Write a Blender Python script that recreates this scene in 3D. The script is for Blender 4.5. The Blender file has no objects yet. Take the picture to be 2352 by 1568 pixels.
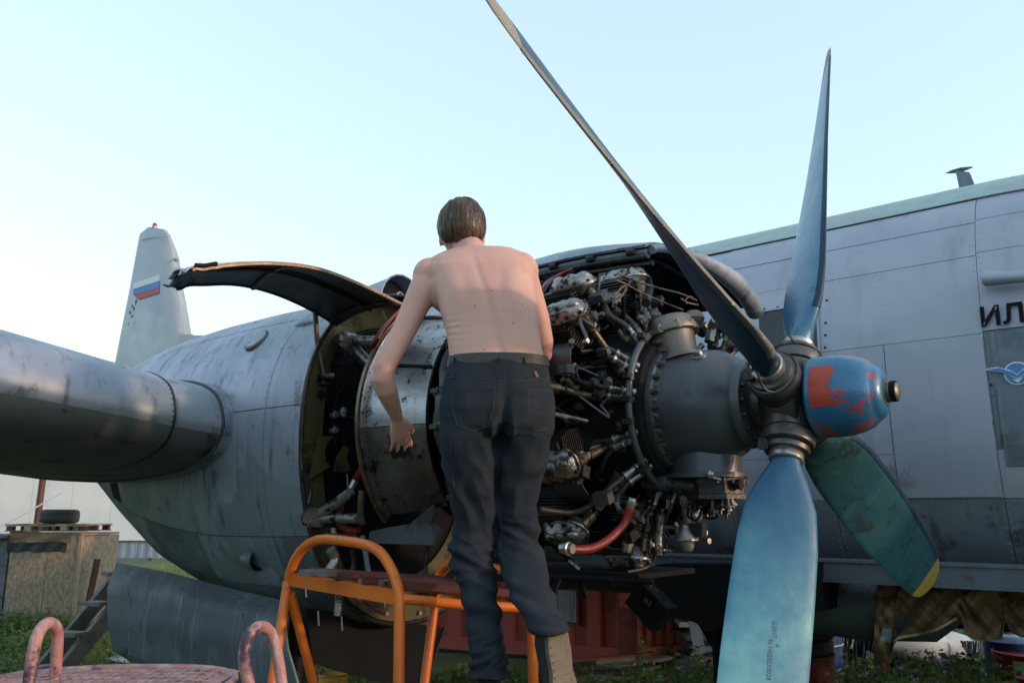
import bpy, math, random
import numpy as np
from mathutils import Vector, Matrix, noise
from mathutils.bvhtree import BVHTree
random.seed(7); rng = np.random.default_rng(7)
R = math.radians; PI = math.pi
sc = bpy.context.scene

# ------------------------------------------------------------------ camera, sky, sun, exposure
PITCH = math.atan(396/1898.0)
CAM = Vector((0, 0, 1.9))
cd = bpy.data.cameras.new('camera'); cam = bpy.data.objects.new('camera', cd)
sc.collection.objects.link(cam); sc.camera = cam
cam.location = CAM; cam.rotation_euler = (PI/2 + PITCH, 0, 0)
cd.sensor_width = 22.3; cd.lens = 22.3*1898/2352; cd.clip_end = 3000; cd.clip_start = .05
cd.dof.use_dof = True; cd.dof.focus_distance = 3.2; cd.dof.aperture_fstop = 5.6

SUN_AZ = R(112); SUN_EL = R(9)          # azimuth clockwise from +Y (view direction); behind and right of the camera
w = bpy.data.worlds.new('World'); sc.world = w; w.use_nodes = True
nt = w.node_tree; bg = nt.nodes['Background']
sky = nt.nodes.new('ShaderNodeTexSky'); sky.sky_type = 'NISHITA'; sky.sun_disc = False
sky.sun_elevation = SUN_EL; sky.sun_rotation = SUN_AZ; sky.air_density = 1.0; sky.dust_density = 1.2; sky.ozone_density = 1.6
hs = nt.nodes.new('ShaderNodeHueSaturation'); hs.inputs['Saturation'].default_value = .72
hz = nt.nodes.new('ShaderNodeMix'); hz.data_type = 'RGBA'; hz.inputs[0].default_value = .60; hz.inputs[7].default_value = (1.03, 1.40, 1.53, 1)      # thin even high haze
nt.links.new(sky.outputs[0], hs.inputs['Color']); nt.links.new(hs.outputs[0], hz.inputs[6]); nt.links.new(hz.outputs[2], bg.inputs[0]); bg.inputs[1].default_value = 0.15
sd = bpy.data.lights.new('sun', 'SUN'); sun = bpy.data.objects.new('sun', sd); sc.collection.objects.link(sun)
sd.energy = 0.42; sd.angle = R(2.0); sd.color = (1.0, .62, .38)
sdir = Vector((math.sin(SUN_AZ)*math.cos(SUN_EL), math.cos(SUN_AZ)*math.cos(SUN_EL), math.sin(SUN_EL)))
sun.rotation_euler = sdir.to_track_quat('Z', 'Y').to_euler()
sc.view_settings.view_transform = 'Standard'; sc.view_settings.look = 'None'
sc.view_settings.exposure = 2.1; sc.view_settings.gamma = 1; sc.view_settings.use_curve_mapping = False

# ------------------------------------------------------------------ pixel -> place (2352 px wide photograph)
cF = Vector((0, math.cos(PITCH), math.sin(PITCH))); cU = Vector((0, -math.sin(PITCH), math.cos(PITCH))); cX = Vector((1, 0, 0))
def ray(px, py): return cF + cX*((px-1176)/1898) - cU*((py-784)/1898)
PSI = R(39.4)
AO = Vector((1.03, 3.02, 0))
ex = Vector((math.cos(PSI), -math.sin(PSI), 0)); ey = Vector((math.sin(PSI), math.cos(PSI), 0))
def tol(P): P = P-AO; return Vector((P.dot(ex), P.dot(ey), P.z))          # world -> airplane frame
def tow(p): return AO + ex*p[0] + ey*p[1] + Vector((0, 0, p[2]))
def wY(px, py, Y): r = ray(px, py); return CAM + r*(Y/r.y)
def wZ(px, py, z): r = ray(px, py); return CAM + r*((z-CAM.z)/r.z)
def lX(px, py, s): r = ray(px, py); return tol(CAM + r*((-s-(CAM-AO).dot(ex))/r.dot(ex)))
def lY(px, py, y): r = ray(px, py); return tol(CAM + r*((y-(CAM-AO).dot(ey))/r.dot(ey)))
def crop(x0, y0, k):
    k1 = .91875/k
    return lambda u, v: (x0*.91875+u*k1, y0*.91875+v*k1)
c3 = crop(700, 600, 3.136); c4 = crop(700, 1050, 2.387); c5 = crop(1250, 550, 2.851); c6 = crop(1250, 1050, 2.386)
c7 = crop(1860, 400, 2.24); c8 = crop(1860, 1050, 2.387); c9 = crop(900, 450, 2.851); c12 = crop(1850, 800, 3.92)
c13 = crop(0, 1250, 3.431); c14 = crop(1400, 1400, 4.704); c15 = crop(2000, 1400, 4.2)

# ------------------------------------------------------------------ materials
MATS = {}
def M(name, c, c2=None, sc_=5, rough=.5, metal=0., bump=.15, bsc=60, dirt=None, dsc=4, dth=.58, streak=None, ssc=6, coat=0, sss=0, spec=.5, rvar=.15, stretch=(1,1,1), contrast=.25, patch=None, psc=1.6, grad=None):
    m = bpy.data.materials.new(name); m.use_nodes = True; nt = m.node_tree; N = nt.nodes.new; L = nt.links.new
    b = nt.nodes['Principled BSDF']; tc = N('ShaderNodeTexCoord'); mp = N('ShaderNodeMapping'); L(tc.outputs['Object'], mp.inputs[0]); mp.inputs['Scale'].default_value = stretch
    def noise_(s, det=6, vec=None, rgh=.6):
        n = N('ShaderNodeTexNoise'); n.inputs['Scale'].default_value = s; n.inputs['Detail'].default_value = det; n.inputs['Roughness'].default_value = rgh
        L(vec or mp.outputs[0], n.inputs['Vector']); return n.outputs[0]
    def ramp(v, a, b_):
        r = N('ShaderNodeMapRange'); r.inputs[1].default_value = a; r.inputs[2].default_value = b_; r.interpolation_type = 'SMOOTHSTEP'; L(v, r.inputs[0]); return r.outputs[0]
    def mix(f, a, b_):
        x = N('ShaderNodeMix'); x.data_type = 'RGBA'
        L(f, x.inputs[0])
        for i, v in ((6, a), (7, b_)):
            if isinstance(v, tuple): x.inputs[i].default_value = (*v, 1)
            else: L(v, x.inputs[i])
        return x.outputs[2]
    c2 = c2 or tuple(x*.72 for x in c)
    n1 = noise_(sc_); col = mix(ramp(n1, .5-contrast, .5+contrast), c, c2)
    if dirt is not None:
        col = mix(ramp(noise_(dsc, 9, None, .68), dth, dth+.08), col, dirt)
    if patch is not None:
        col = mix(ramp(noise_(psc, 4, None, .5), .52, .56), col, patch)
    if grad is not None:       # fading and painted sky reflection, lighter away from the hub
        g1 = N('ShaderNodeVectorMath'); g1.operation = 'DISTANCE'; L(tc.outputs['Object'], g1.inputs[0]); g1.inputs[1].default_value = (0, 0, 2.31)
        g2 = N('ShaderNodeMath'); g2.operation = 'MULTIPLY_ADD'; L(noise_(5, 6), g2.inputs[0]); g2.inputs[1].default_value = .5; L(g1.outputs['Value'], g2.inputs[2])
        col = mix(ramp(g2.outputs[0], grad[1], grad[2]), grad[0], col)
    if streak is not None:
        m2 = N('ShaderNodeMapping'); L(tc.outputs['Object'], m2.inputs[0]); m2.inputs['Scale'].default_value = (ssc, ssc, ssc*.07)
        col = mix(ramp(noise_(1.0, 5, m2.outputs[0], .6), .52, .78), col, streak)
    L(col, b.inputs['Base Color'])
    b.inputs['Metallic'].default_value = metal; b.inputs['Specular IOR Level'].default_value = spec
    rr = N('ShaderNodeMapRange'); rr.inputs[3].default_value = max(.03, rough-rvar); rr.inputs[4].default_value = min(1, rough+rvar); L(noise_(sc_*3.1, 5), rr.inputs[0]); L(rr.outputs[0], b.inputs['Roughness'])
    if coat: b.inputs['Coat Weight'].default_value = coat; b.inputs['Coat Roughness'].default_value = .2
    if sss: b.inputs['Subsurface Weight'].default_value = sss; b.inputs['Subsurface Radius'].default_value = (.012, .005, .003); b.inputs['Subsurface Scale'].default_value = 1
    if bump:
        bp = N('ShaderNodeBump'); bp.inputs['Strength'].default_value = bump; bp.inputs['Distance'].default_value = .02; L(noise_(bsc, 4), bp.inputs['Height']); L(bp.outputs[0], b.inputs['Normal'])
    MATS[name] = m; return m

SKIN = M('aluminium_skin', (.35,.375,.46), (.225,.26,.335), 3, .50, .42, .05, 9, dirt=(.12,.14,.17), dsc=6, dth=.58, streak=(.085,.10,.135), ssc=17, patch=(.22,.27,.32), psc=2.2)
SKIN2 = M('fuselage_skin', (.38,.405,.49), (.315,.345,.43), 2.2, .50, .3, .04, 7, dirt=(.22,.24,.285), dsc=2.1, dth=.62, streak=(.275,.30,.365), ssc=7, patch=(.35,.385,.46), psc=1.3)
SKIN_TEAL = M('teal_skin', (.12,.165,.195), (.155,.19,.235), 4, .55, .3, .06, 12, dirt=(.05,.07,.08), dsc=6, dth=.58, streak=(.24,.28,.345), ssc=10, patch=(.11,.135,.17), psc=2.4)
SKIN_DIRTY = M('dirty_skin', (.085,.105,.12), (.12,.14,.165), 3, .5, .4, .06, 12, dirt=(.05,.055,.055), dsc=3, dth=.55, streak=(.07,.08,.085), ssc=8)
STRIPTEAL = M('strip_paint', (.30,.43,.43), (.33,.36,.39), 7, .6, .2, .05, 20, dirt=(.17,.15,.14), dsc=9, dth=.62, contrast=.06)
FIN = M('fin_skin', (.34,.375,.42), (.29,.33,.37), 1.3, .5, .3, .04, 6, dirt=(.22,.24,.26), dsc=1.8, dth=.64)
SEAM = M('seam_dark', (.06,.065,.07), (.10,.10,.11), 5, .7, .2, 0)
SEAM2 = M('seam_grey', (.15,.165,.19), (.10,.11,.13), 5, .7, .2, 0)
UNDER = M('cowl_inside', (.025,.028,.03), (.045,.045,.045), 6, .55, .3, .1, 30)
EDGE = M('worn_edge_metal', (.26,.17,.10), (.12,.08,.06), 20, .4, .7, .1, 80)
OLIVE = M('olive_primer', (.105,.09,.035), (.065,.055,.025), 5, .6, .1, .12, 30, dirt=(.02,.018,.012), dsc=4, dth=.55)
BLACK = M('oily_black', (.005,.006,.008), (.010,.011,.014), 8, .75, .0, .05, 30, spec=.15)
DARKM = M('dark_steel', (.03,.03,.034), (.06,.058,.058), 12, .42, .7, .2, 70, dirt=(.015,.014,.013), dsc=8, dth=.55)
BURNT = M('heat_stained_steel', (.10,.085,.08), (.055,.06,.07), 6, .45, .7, .1, 40, dirt=(.03,.025,.02), dsc=6, dth=.55)
ALU = M('cast_aluminium', (.38,.375,.38), (.20,.20,.20), 14, .36, .8, .25, 90, dirt=(.03,.027,.024), dsc=16, dth=.52)
POLISH = M('bright_sheet_metal', (.50,.51,.53), (.22,.22,.23), 5, .33, .8, .12, 14, dirt=(.035,.032,.03), dsc=20, dth=.56)
GREYCASE = M('grey_gearcase_enamel', (.105,.112,.135), (.065,.07,.085), 4, .42, .5, .06, 30, dirt=(.045,.045,.05), dsc=5, dth=.6)
WARMCASE = M('grey_bronze_casting', (.19,.17,.155), (.11,.10,.095), 6, .45, .6, .12, 80, dirt=(.06,.055,.05), dsc=8, dth=.6)
HUBM = M('hub_steel', (.125,.12,.12), (.075,.073,.073), 7, .42, .7, .08, 60, dirt=(.05,.045,.04), dsc=7, dth=.58)
SILV = M('silver_collar', (.42,.41,.40), (.30,.29,.28), 12, .35, .8, .1, 60, dirt=(.2,.14,.1), dsc=16, dth=.66)
RUBBER = M('black_rubber_hose', (.018,.018,.019), (.035,.034,.033), 14, .5, 0, .1, 80)
REDH = M('red_hose', (.24,.018,.016), (.15,.012,.012), 12, .45, 0, .1, 80, dirt=(.08,.02,.015), dsc=14, dth=.62)
BRASS = M('bronze_pushrod_tube', (.20,.155,.105), (.10,.08,.065), 14, .36, .8, .1, 60, dirt=(.03,.026,.022), dsc=18, dth=.52)
BLUE = M('blue_blade_paint', (.035,.12,.24), (.05,.19,.29), 5, .38, .1, .06, 40, dirt=(.03,.075,.09), dsc=7, dth=.62, coat=.2)
BLUEP = M('faded_cyan_paint_with_reflection', (.13,.35,.40), (.04,.19,.29), 7, .50, .05, .05, 40, dirt=(.06,.17,.21), dsc=24, dth=.63, grad=((.02,.10,.21), .60, 1.15), streak=(.035,.15,.25), ssc=12)  # sky reflection painted into the lighter cyan, along with real fading
BLUEG = M('mossy_teal_blade_paint', (.02,.105,.16), (.035,.12,.15), 7, .5, .1, .06, 40, dirt=(.025,.06,.075), dsc=9, dth=.54, streak=(.05,.18,.21), ssc=16)
DARKB = M('dark_blue_blade_paint', (.010,.030,.065), (.014,.045,.09), 5, .45, .0, .05, 40, dirt=(.03,.03,.03), dsc=14, dth=.68, spec=.3)
BOOT = M('worn_blade_edge', (.22,.19,.16), (.12,.14,.16), 12, .55, .2, .06, 70, dirt=(.25,.09,.04), dsc=16, dth=.60)
YEL = M('yellow_tip_paint', (.50,.33,.04), (.38,.27,.06), 8, .5, 0, .05, 50, dirt=(.2,.16,.07), dsc=14, dth=.62)
SPIN = M('chipped_blue_red_spinner_paint', (.02,.10,.25), (.035,.17,.30), 5, .34, .1, .12, 30, dirt=(.38,.045,.03), dsc=11, dth=.525, coat=.15)
REDP = M('old_red_paint', (.45,.06,.03), (.38,.045,.03), 8, .4, .1, .1, 50, dirt=(.05,.13,.24), dsc=9, dth=.66)
WHITEM = M('white_mark', (.7,.72,.74), (.6,.62,.65), 9, .6, 0, 0)
FBLUE = M('flag_blue', (.05,.19,.50), (.07,.22,.48), 9, .6, 0, 0)
FRED = M('flag_red', (.50,.06,.07), (.42,.07,.08), 9, .6, 0, 0)
BLK = M('black_lettering', (.010,.010,.013), (.014,.014,.018), 9, .9, 0, 0, spec=.1)
GLASSD = M('dark_window', (.03,.034,.04), (.045,.048,.055), 3, .22, 0, .02, 10, spec=.35)
OXR = M('red_glass', (.4,.03,.03), (.3,.02,.02), 9, .15, 0, 0)
CANVAS = M('brown_canvas', (.24,.155,.08), (.16,.10,.055), 7, .9, 0, .3, 120, dirt=(.05,.035,.02), dsc=5, dth=.6)
MIDSKIN = M('stained_shaded_lower_skin', (.15,.175,.205), (.20,.225,.265), 3, .5, .3, .06, 12, dirt=(.09,.10,.115), dsc=4, dth=.57, streak=(.08,.09,.105), ssc=9)
WINGLOW = M('dirty_shaded_lower_wing_skin', (.075,.085,.10), (.11,.12,.135), 3, .55, .2, .06, 12, dirt=(.02,.02,.022), dsc=4, dth=.56)  # underside shade of the wing painted in as a dark, dirty skin
BEAMM = M('grey_beam_paint', (.14,.165,.20), (.10,.12,.145), 4, .5, .2, .1, 30, dirt=(.14,.05,.05), dsc=5, dth=.62)

# ------------------------------------------------------------------ objects
ORG = {}
coll = sc.collection
def thing(name, label, cat, loc=(0,0,0), rotz=0, group=None):
    o = bpy.data.objects.new(name, None); coll.objects.link(o); o.empty_display_size = .2
    o.location = loc; o.rotation_euler = (0, 0, rotz); o['label'] = label; o['category'] = cat
    if group: o['group'] = group
    ORG[o.name] = Vector(loc); return o
def tag(o, label, cat, group=None):
    o['label'] = label; o['category'] = cat
    if group: o['group'] = group
    return o
class MB:
    def __init__(s): s.v = []; s.f = []
    def add(s, vs, fs):
        n = len(s.v); s.v += [Vector(v) for v in vs]; s.f += [tuple(i+n for i in f) for f in fs]; return s
    def box(s, c, sz, rot=None):
        c = Vector(c); h = Vector(sz)/2; rot = rot or Matrix.Identity(3)
        vs = [c + rot @ Vector((x*h.x, y*h.y, z*h.z)) for x in (-1, 1) for y in (-1, 1) for z in (-1, 1)]
        return s.add(vs, [(0,1,3,2),(4,6,7,5),(0,4,5,1),(2,3,7,6),(0,2,6,4),(1,5,7,3)])
    def bar(s, a, b, wd, th, up=(0,0,1)):
        a = Vector(a); b = Vector(b); d = (b-a); L = d.length; d.normalize(); u = Vector(up); u = (u-d*u.dot(d)); u.normalize(); q = d.cross(u)
        return s.box((a+b)/2, (L, wd, th), Matrix((d, q, u)).transposed())
    def loft(s, rings, closed=True, caps=True):
        n = len(rings[0]); b0 = len(s.v); fs = []
        for r in rings: s.v += [Vector(p) for p in r]
        for i in range(len(rings)-1):
            for j in range(n if closed else n-1):
                k = (j+1) % n; fs.append((b0+i*n+j, b0+i*n+k, b0+(i+1)*n+k, b0+(i+1)*n+j))
        if caps and closed:
            fs.append(tuple(b0+j for j in reversed(range(n)))); fs.append(tuple(b0+(len(rings)-1)*n+j for j in range(n)))
        s.f += fs; return s
    def tube(s, pts, r, seg=10, smooth=0, caps=True, flat=1.0):
        pts = [Vector(p) for p in pts]
        rad = list(r) if hasattr(r, '__len__') else [r]*len(pts)
        if smooth and len(pts) > 2:
            P = []; Q = []
            for i in range(len(pts)-1):
                p0 = pts[max(i-1,0)]; p1 = pts[i]; p2 = pts[i+1]; p3 = pts[min(i+2,len(pts)-1)]
                for k in range(smooth):
                    t = k/smooth
                    P.append(.5*((2*p1)+(p2-p0)*t+(2*p0-5*p1+4*p2-p3)*t*t+(3*p1-p0-3*p2+p3)*t**3)); Q.append(rad[i]*(1-t)+rad[i+1]*t)
            P.append(pts[-1]); Q.append(rad[-1]); pts, rad = P, Q
        rings = []; u = None
        for i, p in enumerate(pts):
            d = (pts[min(i+1,len(pts)-1)]-pts[max(i-1,0)])
            if d.length < 1e-9: d = Vector((0,0,1))
            d.normalize()
            if u is None:
                u = Vector((0,0,1)) if abs(d.z) < .9 else Vector((1,0,0))
            u = u-d*u.dot(d); u.normalize(); q = d.cross(u)
            rings.append([p+(u*math.cos(a)*flat+q*math.sin(a))*rad[i] for a in [2*PI*j/seg for j in range(seg)]])
        return s.loft(rings, True, caps)
    def lathe(s, o, ax, prof, seg=24, caps=True):
        o = Vector(o); ax = Vector(ax).normalized(); u = Vector((0,0,1)) if abs(ax.z) < .9 else Vector((1,0,0))
        u = u-ax*u.dot(ax); u.normalize(); q = ax.cross(u)
        return s.loft([[o+ax*t+(u*math.cos(a)+q*math.sin(a))*r for a in [2*PI*j/seg for j in range(seg)]] for t, r in prof], True, caps)
    def ball(s, c, r, seg=12, sq=(1,1,1)):
        c = Vector(c); rings = []
        for i in range(1, seg//2):
            th = PI*i/(seg//2); rings.append([c+Vector((math.sin(th)*math.cos(a)*r*sq[0], math.sin(th)*math.sin(a)*r*sq[1], math.cos(th)*r*sq[2])) for a in [2*PI*j/seg for j in range(seg)]])
        return s.loft(rings)
    def prism(s, poly, n, th):
        """polygon (list of points) given thickness th along n"""
        n = Vector(n).normalized(); a = [Vector(p)+n*th/2 for p in poly]; b = [Vector(p)-n*th/2 for p in poly]; k = len(poly)
        return s.add(a+b, [tuple(range(k)), tuple(reversed(range(k, 2*k)))]+[(i, i+k, (i+1) % k+k, (i+1) % k) for i in range(k)])
    def hexb(s, c, ax, r, h):
        return s.lathe(c, ax, [(0, r), (h, r)], 6)
    def sheet(s, fn, us, vs, th=0, nrm=None):
        """grid surface of fn(u,v); th>0 gives thickness along the normal"""
        P = [[Vector(fn(u, v)) for v in vs] for u in us]; nu, nv = len(us), len(vs)
        def N(i, j):
            a = P[min(i+1,nu-1)][j]-P[max(i-1,0)][j]; b = P[i][min(j+1,nv-1)]-P[i][max(j-1,0)]; n = a.cross(b)
            return n.normalized() if n.length > 1e-12 else Vector((0,0,1))
        A = [P[i][j] for i in range(nu) for j in range(nv)]; F = [(i*nv+j, (i+1)*nv+j, (i+1)*nv+j+1, i*nv+j+1) for i in range(nu-1) for j in range(nv-1)]
        if not th: return s.add(A, F)
        B = [P[i][j]+N(i, j)*th for i in range(nu) for j in range(nv)]; k = nu*nv
        F2 = [tuple(reversed(f)) for f in F]; G = [tuple(x+k for x in f) for f in F]
        rim = [i*nv for i in range(nu)]+[(nu-1)*nv+j for j in range(1, nv)]+[i*nv+nv-1 for i in range(nu-2, -1, -1)]+[j for j in range(nv-2, 0, -1)]
        S = [(rim[i], rim[(i+1) % len(rim)], rim[(i+1) % len(rim)]+k, rim[i]+k) for i in range(len(rim))]
        return s.add(A+B, F2+G+S)
import bmesh
def obj(name, mb, mat, parent=None, smooth=35, kind=None, label=None, recalc=True):
    me = bpy.data.meshes.new(name); org = ORG.get(parent.name, Vector()) if parent else Vector()
    me.from_pydata([v-org for v in mb.v], [], mb.f)
    if recalc:
        bm = bmesh.new(); bm.from_mesh(me); bmesh.ops.recalc_face_normals(bm, faces=bm.faces); bm.to_mesh(me); bm.free()
    o = bpy.data.objects.new(name, me); coll.objects.link(o)
    if isinstance(mat, list):
        for m in mat: me.materials.append(m)
    else: me.materials.append(mat)
    if smooth:
        me.shade_smooth()
        if smooth < 180: me.set_sharp_from_angle(angle=R(smooth))
    if parent: o.parent = parent; ORG[o.name] = org
    if kind: o['kind'] = kind
    if label: o['label'] = label
    return o
def lin(a, b, n): return [a+(b-a)*i/(n-1) for i in range(n)]
def interp(tab, x):
    if x <= tab[0][0]: return tab[0][1:]
    for a, b in zip(tab, tab[1:]):
        if x <= b[0]:
            t = (x-a[0])/(b[0]-a[0]); return [p+(q-p)*t for p, q in zip(a[1:], b[1:])]
    return tab[-1][1:]
# ================================================================== AIRPLANE (local frame: x forward, y towards the far wing, z up)
plane = thing('airplane', 'old silver twin engined propeller airplane with opened engine cowling, parked on grass', 'airplane', (AO.x, AO.y, 0), -PSI)
ORG[plane.name] = Vector()
HZ = 2.31
# ---- fuselage
KF = 1.12; fx = lambda x: 1.119+(x-1.119)*KF
fy_ = lambda y: -2.99+(y+2.99)*KF
fz = lambda z: 1.9+(z-1.9)*KF
FC = fy_(2.9); FS = fy_(1.5)
FT = [(-14.5,.25,2.9,3.2),(-12,.55,2.5,3.45),(-9,1.0,1.9,3.7),(-6,1.3,1.5,3.8),(-3,1.4,1.32,3.8),(.5,1.4,1.30,3.8),(2,1.36,1.32,3.74),(3.4,1.2,1.4,3.5)]
FT = [(fx(a), b*KF, fz(c), fz(d)) for a, b, c, d in FT]
def fus_y(x, z, side=-1, off=0):
    hw, zb, zt = interp(FT, x); zc = (zb+zt)/2; hh = (zt-zb)/2; t = min(1, abs((z-zc)/hh)); return FC+side*((hw)*(1-t**3)**(1/3.)+off)
def fus(x, a, off=0):
    hw, zb, zt = interp(FT, x); zc = (zb+zt)/2; hh = (zt-zb)/2; c, s_ = math.cos(a), math.sin(a)
    return Vector((x, FC-(hw+off)*math.copysign(abs(c)**(2/3.), c), zc+(hh+off)*math.copysign(abs(s_)**(2/3.), s_)))
mb = MB(); mb.loft([[fus(x, 2*PI*j/64) for j in range(64)] for x in [fx(q_) for q_ in (-14.5,-12,-9,-6,-4,-3,-2,-1,0,.5,1.2,2,2.7,3.4)]])
fuse = obj('fuselage', mb, SEAM2, plane, 60)
def za(x, z):      # z -> angle on near side
    hw, zb, zt = interp(FT, x); zc = (zb+zt)/2; hh = (zt-zb)/2; t = max(-1, min(1, (z-zc)/hh)); s_ = math.copysign(abs(t)**1.5, t); return math.asin(max(-1, min(1, s_)))
xs = [-6,-4.6,-3.4,-2.4,-1.55,-.98,-.39,-.06,.40,.98,1.7,2.6]; zs = [1.38,1.60,1.975,2.20,2.76,3.165,3.36,3.52]
xs = [fx(q_) for q_ in xs]; zs = [fz(q_) for q_ in zs]
g = .0014
xs_all = xs
for j in range(len(zs)-1):
    xs = xs_all if j < 4 else [q_ for i_, q_ in enumerate(xs_all) if i_ not in (2, 4, 7, 9)]
    for i in range(len(xs)-1):
        x0, x1, z0, z1 = xs[i]+g, xs[i+1]-g, zs[j]+g, zs[j+1]-g
        if (i, j) in ((7, 3), (7, 4)) and False: continue
        h = .003+.0015*random.random(); a0 = za((x0+x1)/2, z0); a1 = za((x0+x1)/2, z1); sg = random.uniform(-.0015, .0015)
        m = SKIN_DIRTY if j < 1 else MIDSKIN if j < 2 else SKIN2  # lower rows darker: dirt, with the shade of the curving belly painted in
        if j == 3 and i == 8: m = SKIN_TEAL
        nx = max(2, int((x1-x0)/.15)+2)
        ph = random.random()*6
        bulge = lambda x, a: .0016*math.sin((x-x0)/(x1-x0)*PI)*math.sin((a-a0)/(a1-a0+1e-9)*PI)*(1 if ph > 3 else -1)
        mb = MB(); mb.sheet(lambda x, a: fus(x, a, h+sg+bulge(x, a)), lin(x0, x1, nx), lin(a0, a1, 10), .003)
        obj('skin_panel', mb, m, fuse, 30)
xs = xs_all
# top edge strip, patchy teal
mb = MB(); mb.sheet(lambda x, a: fus(x, a, .012), lin(-6, 2.6, 40), lin(za(0, fz(3.525)), za(0, fz(3.797)), 10), .006)
obj('roof_strip', mb, STRIPTEAL, fuse, 30)
mb = MB(); mb.sheet(lambda x, a: fus(x, a, .006), lin(-6, 2.6, 40), lin(za(0, fz(3.798)), PI/2+.9, 8), .004)
obj('roof_skin', mb, STRIPTEAL, fuse, 30)
# rivets as fine geometry along seams
mb = MB()
def rivet(p, n, r=.0035):
    p = Vector(p); n = Vector(n).normalized(); u = n.orthogonal().normalized(); q = n.cross(u); k = len(mb.v)
    mb.v += [p+(u*math.cos(a)+q*math.sin(a))*r for a in (0, 1.57, 3.14, 4.71)]+[p+n*r*.55]
    mb.f += [(k, k+1, k+4), (k+1, k+2, k+4), (k+2, k+3, k+4), (k+3, k, k+4)]
def fus_riv(x, z):
    rivet(Vector((x, fus_y(x, z, -1, .009), z)), (0, -1, .0))
for xx in xs[3:-1]:
    for k in range(50):
        for dx in (-.016, .016): fus_riv(xx+dx, fz(1.62)+k*.04)
for zz in zs[2:-1]:
    for k in range(110):
        for dz in (-.014,): fus_riv(-2.2+k*.04, zz+dz)
for k in range(28):
    for dx in (.03, .05): fus_riv(fx(-.06)+dx-.12, fz(1.98)+k*.025); 
obj('rivets', mb, SKIN2, fuse, 0, kind='stuff')
# panel screws
for (u, v) in [(885,1050),(1185,1030),(455,910),(455,980),(455,1050),(455,780),(105,830),(180,820),(1340,1135),(1385,1260),(1390,1475),(940,1500),(920,1325)]:
    p = lY(*c7(u, v), FS); mb = MB(); mb.lathe((p.x, fus_y(p.x, p.z, -1, .010), p.z), (0,-1,0), [(0,.008),(.004,.006)], 8); obj('screw', mb, DARKM, fuse, 0)
# window
p0 = lY(1750, 708, FS); p1 = lY(1893, 870, FS)
def side_patch(name, x0, x1, z0, z1, off, mat, par, th=.004, n=6):
    mb = MB(); mb.sheet(lambda x, z: Vector((x, fus_y(x, z, -1, off), z)), lin(x0, x1, n), lin(z0, z1, n), -th); return obj(name, mb, mat, par, 30)
win = side_patch('window', fx(-.72), fx(-.40), fz(2.64), fz(3.035), .017, GLASSD, fuse)
mb = MB()
for a, b in [((fx(i_), fz(j_)), (fx(k_), fz(l_))) for (i_, j_), (k_, l_) in (((-.73,2.63),(-.73,3.045)),((-.39,2.63),(-.39,3.045)),((-.73,3.045),(-.39,3.045)),((-.73,2.63),(-.39,2.63)))]:
    mb.bar((a[0], fus_y(a[0], a[1], -1, .018), a[1]), (b[0], fus_y(b[0], b[1], -1, .018), b[1]), .012, .02, (0,1,0))
obj('window_frame', mb, SKIN2, fuse, 30)
side_patch('door_panel', fx(-.055), fx(.395), fz(1.98), fz(2.745), .016, SKIN2, fuse)
side_patch('repair_patch', fx(.43), fx(.95), fz(2.12), fz(2.50), .017, SKIN_TEAL, fuse)
# lettering, on the side wall
def lettering(txt, size, place, mat, par, name='lettering', ext=.001):
    cu = bpy.data.curves.new('t', 'FONT'); cu.body = txt; cu.size = size; cu.extrude = ext; cu.resolution_u = 3; cu.offset = size*.025
    to = bpy.data.objects.new('t', cu); coll.objects.link(to); bpy.context.view_layer.update()
    me = bpy.data.meshes.new_from_object(to.evaluated_get(bpy.context.evaluated_depsgraph_get())); bpy.data.objects.remove(to)
    vs = [place(v.co.x, v.co.y, v.co.z) for v in me.vertices]; fs = [tuple(p.vertices) for p in me.polygons]; bpy.data.meshes.remove(me)
    mb = MB(); mb.v = vs; mb.f = fs; return obj(name, mb, mat, par, 0)
pl = lY(2252, 752, FS); pr_ = lY(2342, 745, FS); ptop = lY(2252, 708, FS)
H_ = ptop.z-pl.z; sz = H_/.72
lettering('ИЛ-14', sz, lambda x, y, z: Vector((pl.x+x*1.0, fus_y(pl.x+x, pl.z+y, -1, .026)-z, pl.z+y)), BLK, fuse)
# emblem : blue disc with white bird
eo = lY(2338, 858, FS)
def emb(poly, off, mat, name):
    mb = MB(); mb.prism([(eo.x+a, fus_y(eo.x+a, eo.z+b, -1, off), eo.z+b) for a, b in poly], (0,1,0), .002); return obj(name, mb, mat, fuse, 0)
circ = lambda r: [(r*math.cos(2*PI*k/24), r*math.sin(2*PI*k/24)) for k in range(24)]
emb(circ(.062), .022, WHITEM, 'emblem_rim'); emb(circ(.054), .026, FBLUE, 'emblem_disc')
emb([(-.15,.035),(-.09,.042),(-.03,.02),(0,-.005),(.03,.02),(.09,.045),(.15,.04),(.06,.01),(0,-.035),(-.06,.006)], .030, WHITEM, 'emblem_bird')
emb([(-.13,.034),(-.08,.035),(-.02,.008),(0,-.012),(.02,.008),(.08,.037),(.13,.036),(.05,.004),(0,-.026),(-.05,.001)], .033, FBLUE, 'emblem_wing')
emb([(-.028,-.03),(.0,-.052),(.03,-.02),(.0,-.036)], .031, WHITEM, 'emblem_tail')
# side pipe fairing
a = lY(2264, 640, FS-.06); b = lY(2480, 628, FS-.08)
mb = MB(); mb.tube([a+Vector((-.004,.03,0)), a, a+(b-a)*.3, b], [.03,.042,.034,.030], 16); obj('exhaust_fairing', mb, SKIN2, fuse)
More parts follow.
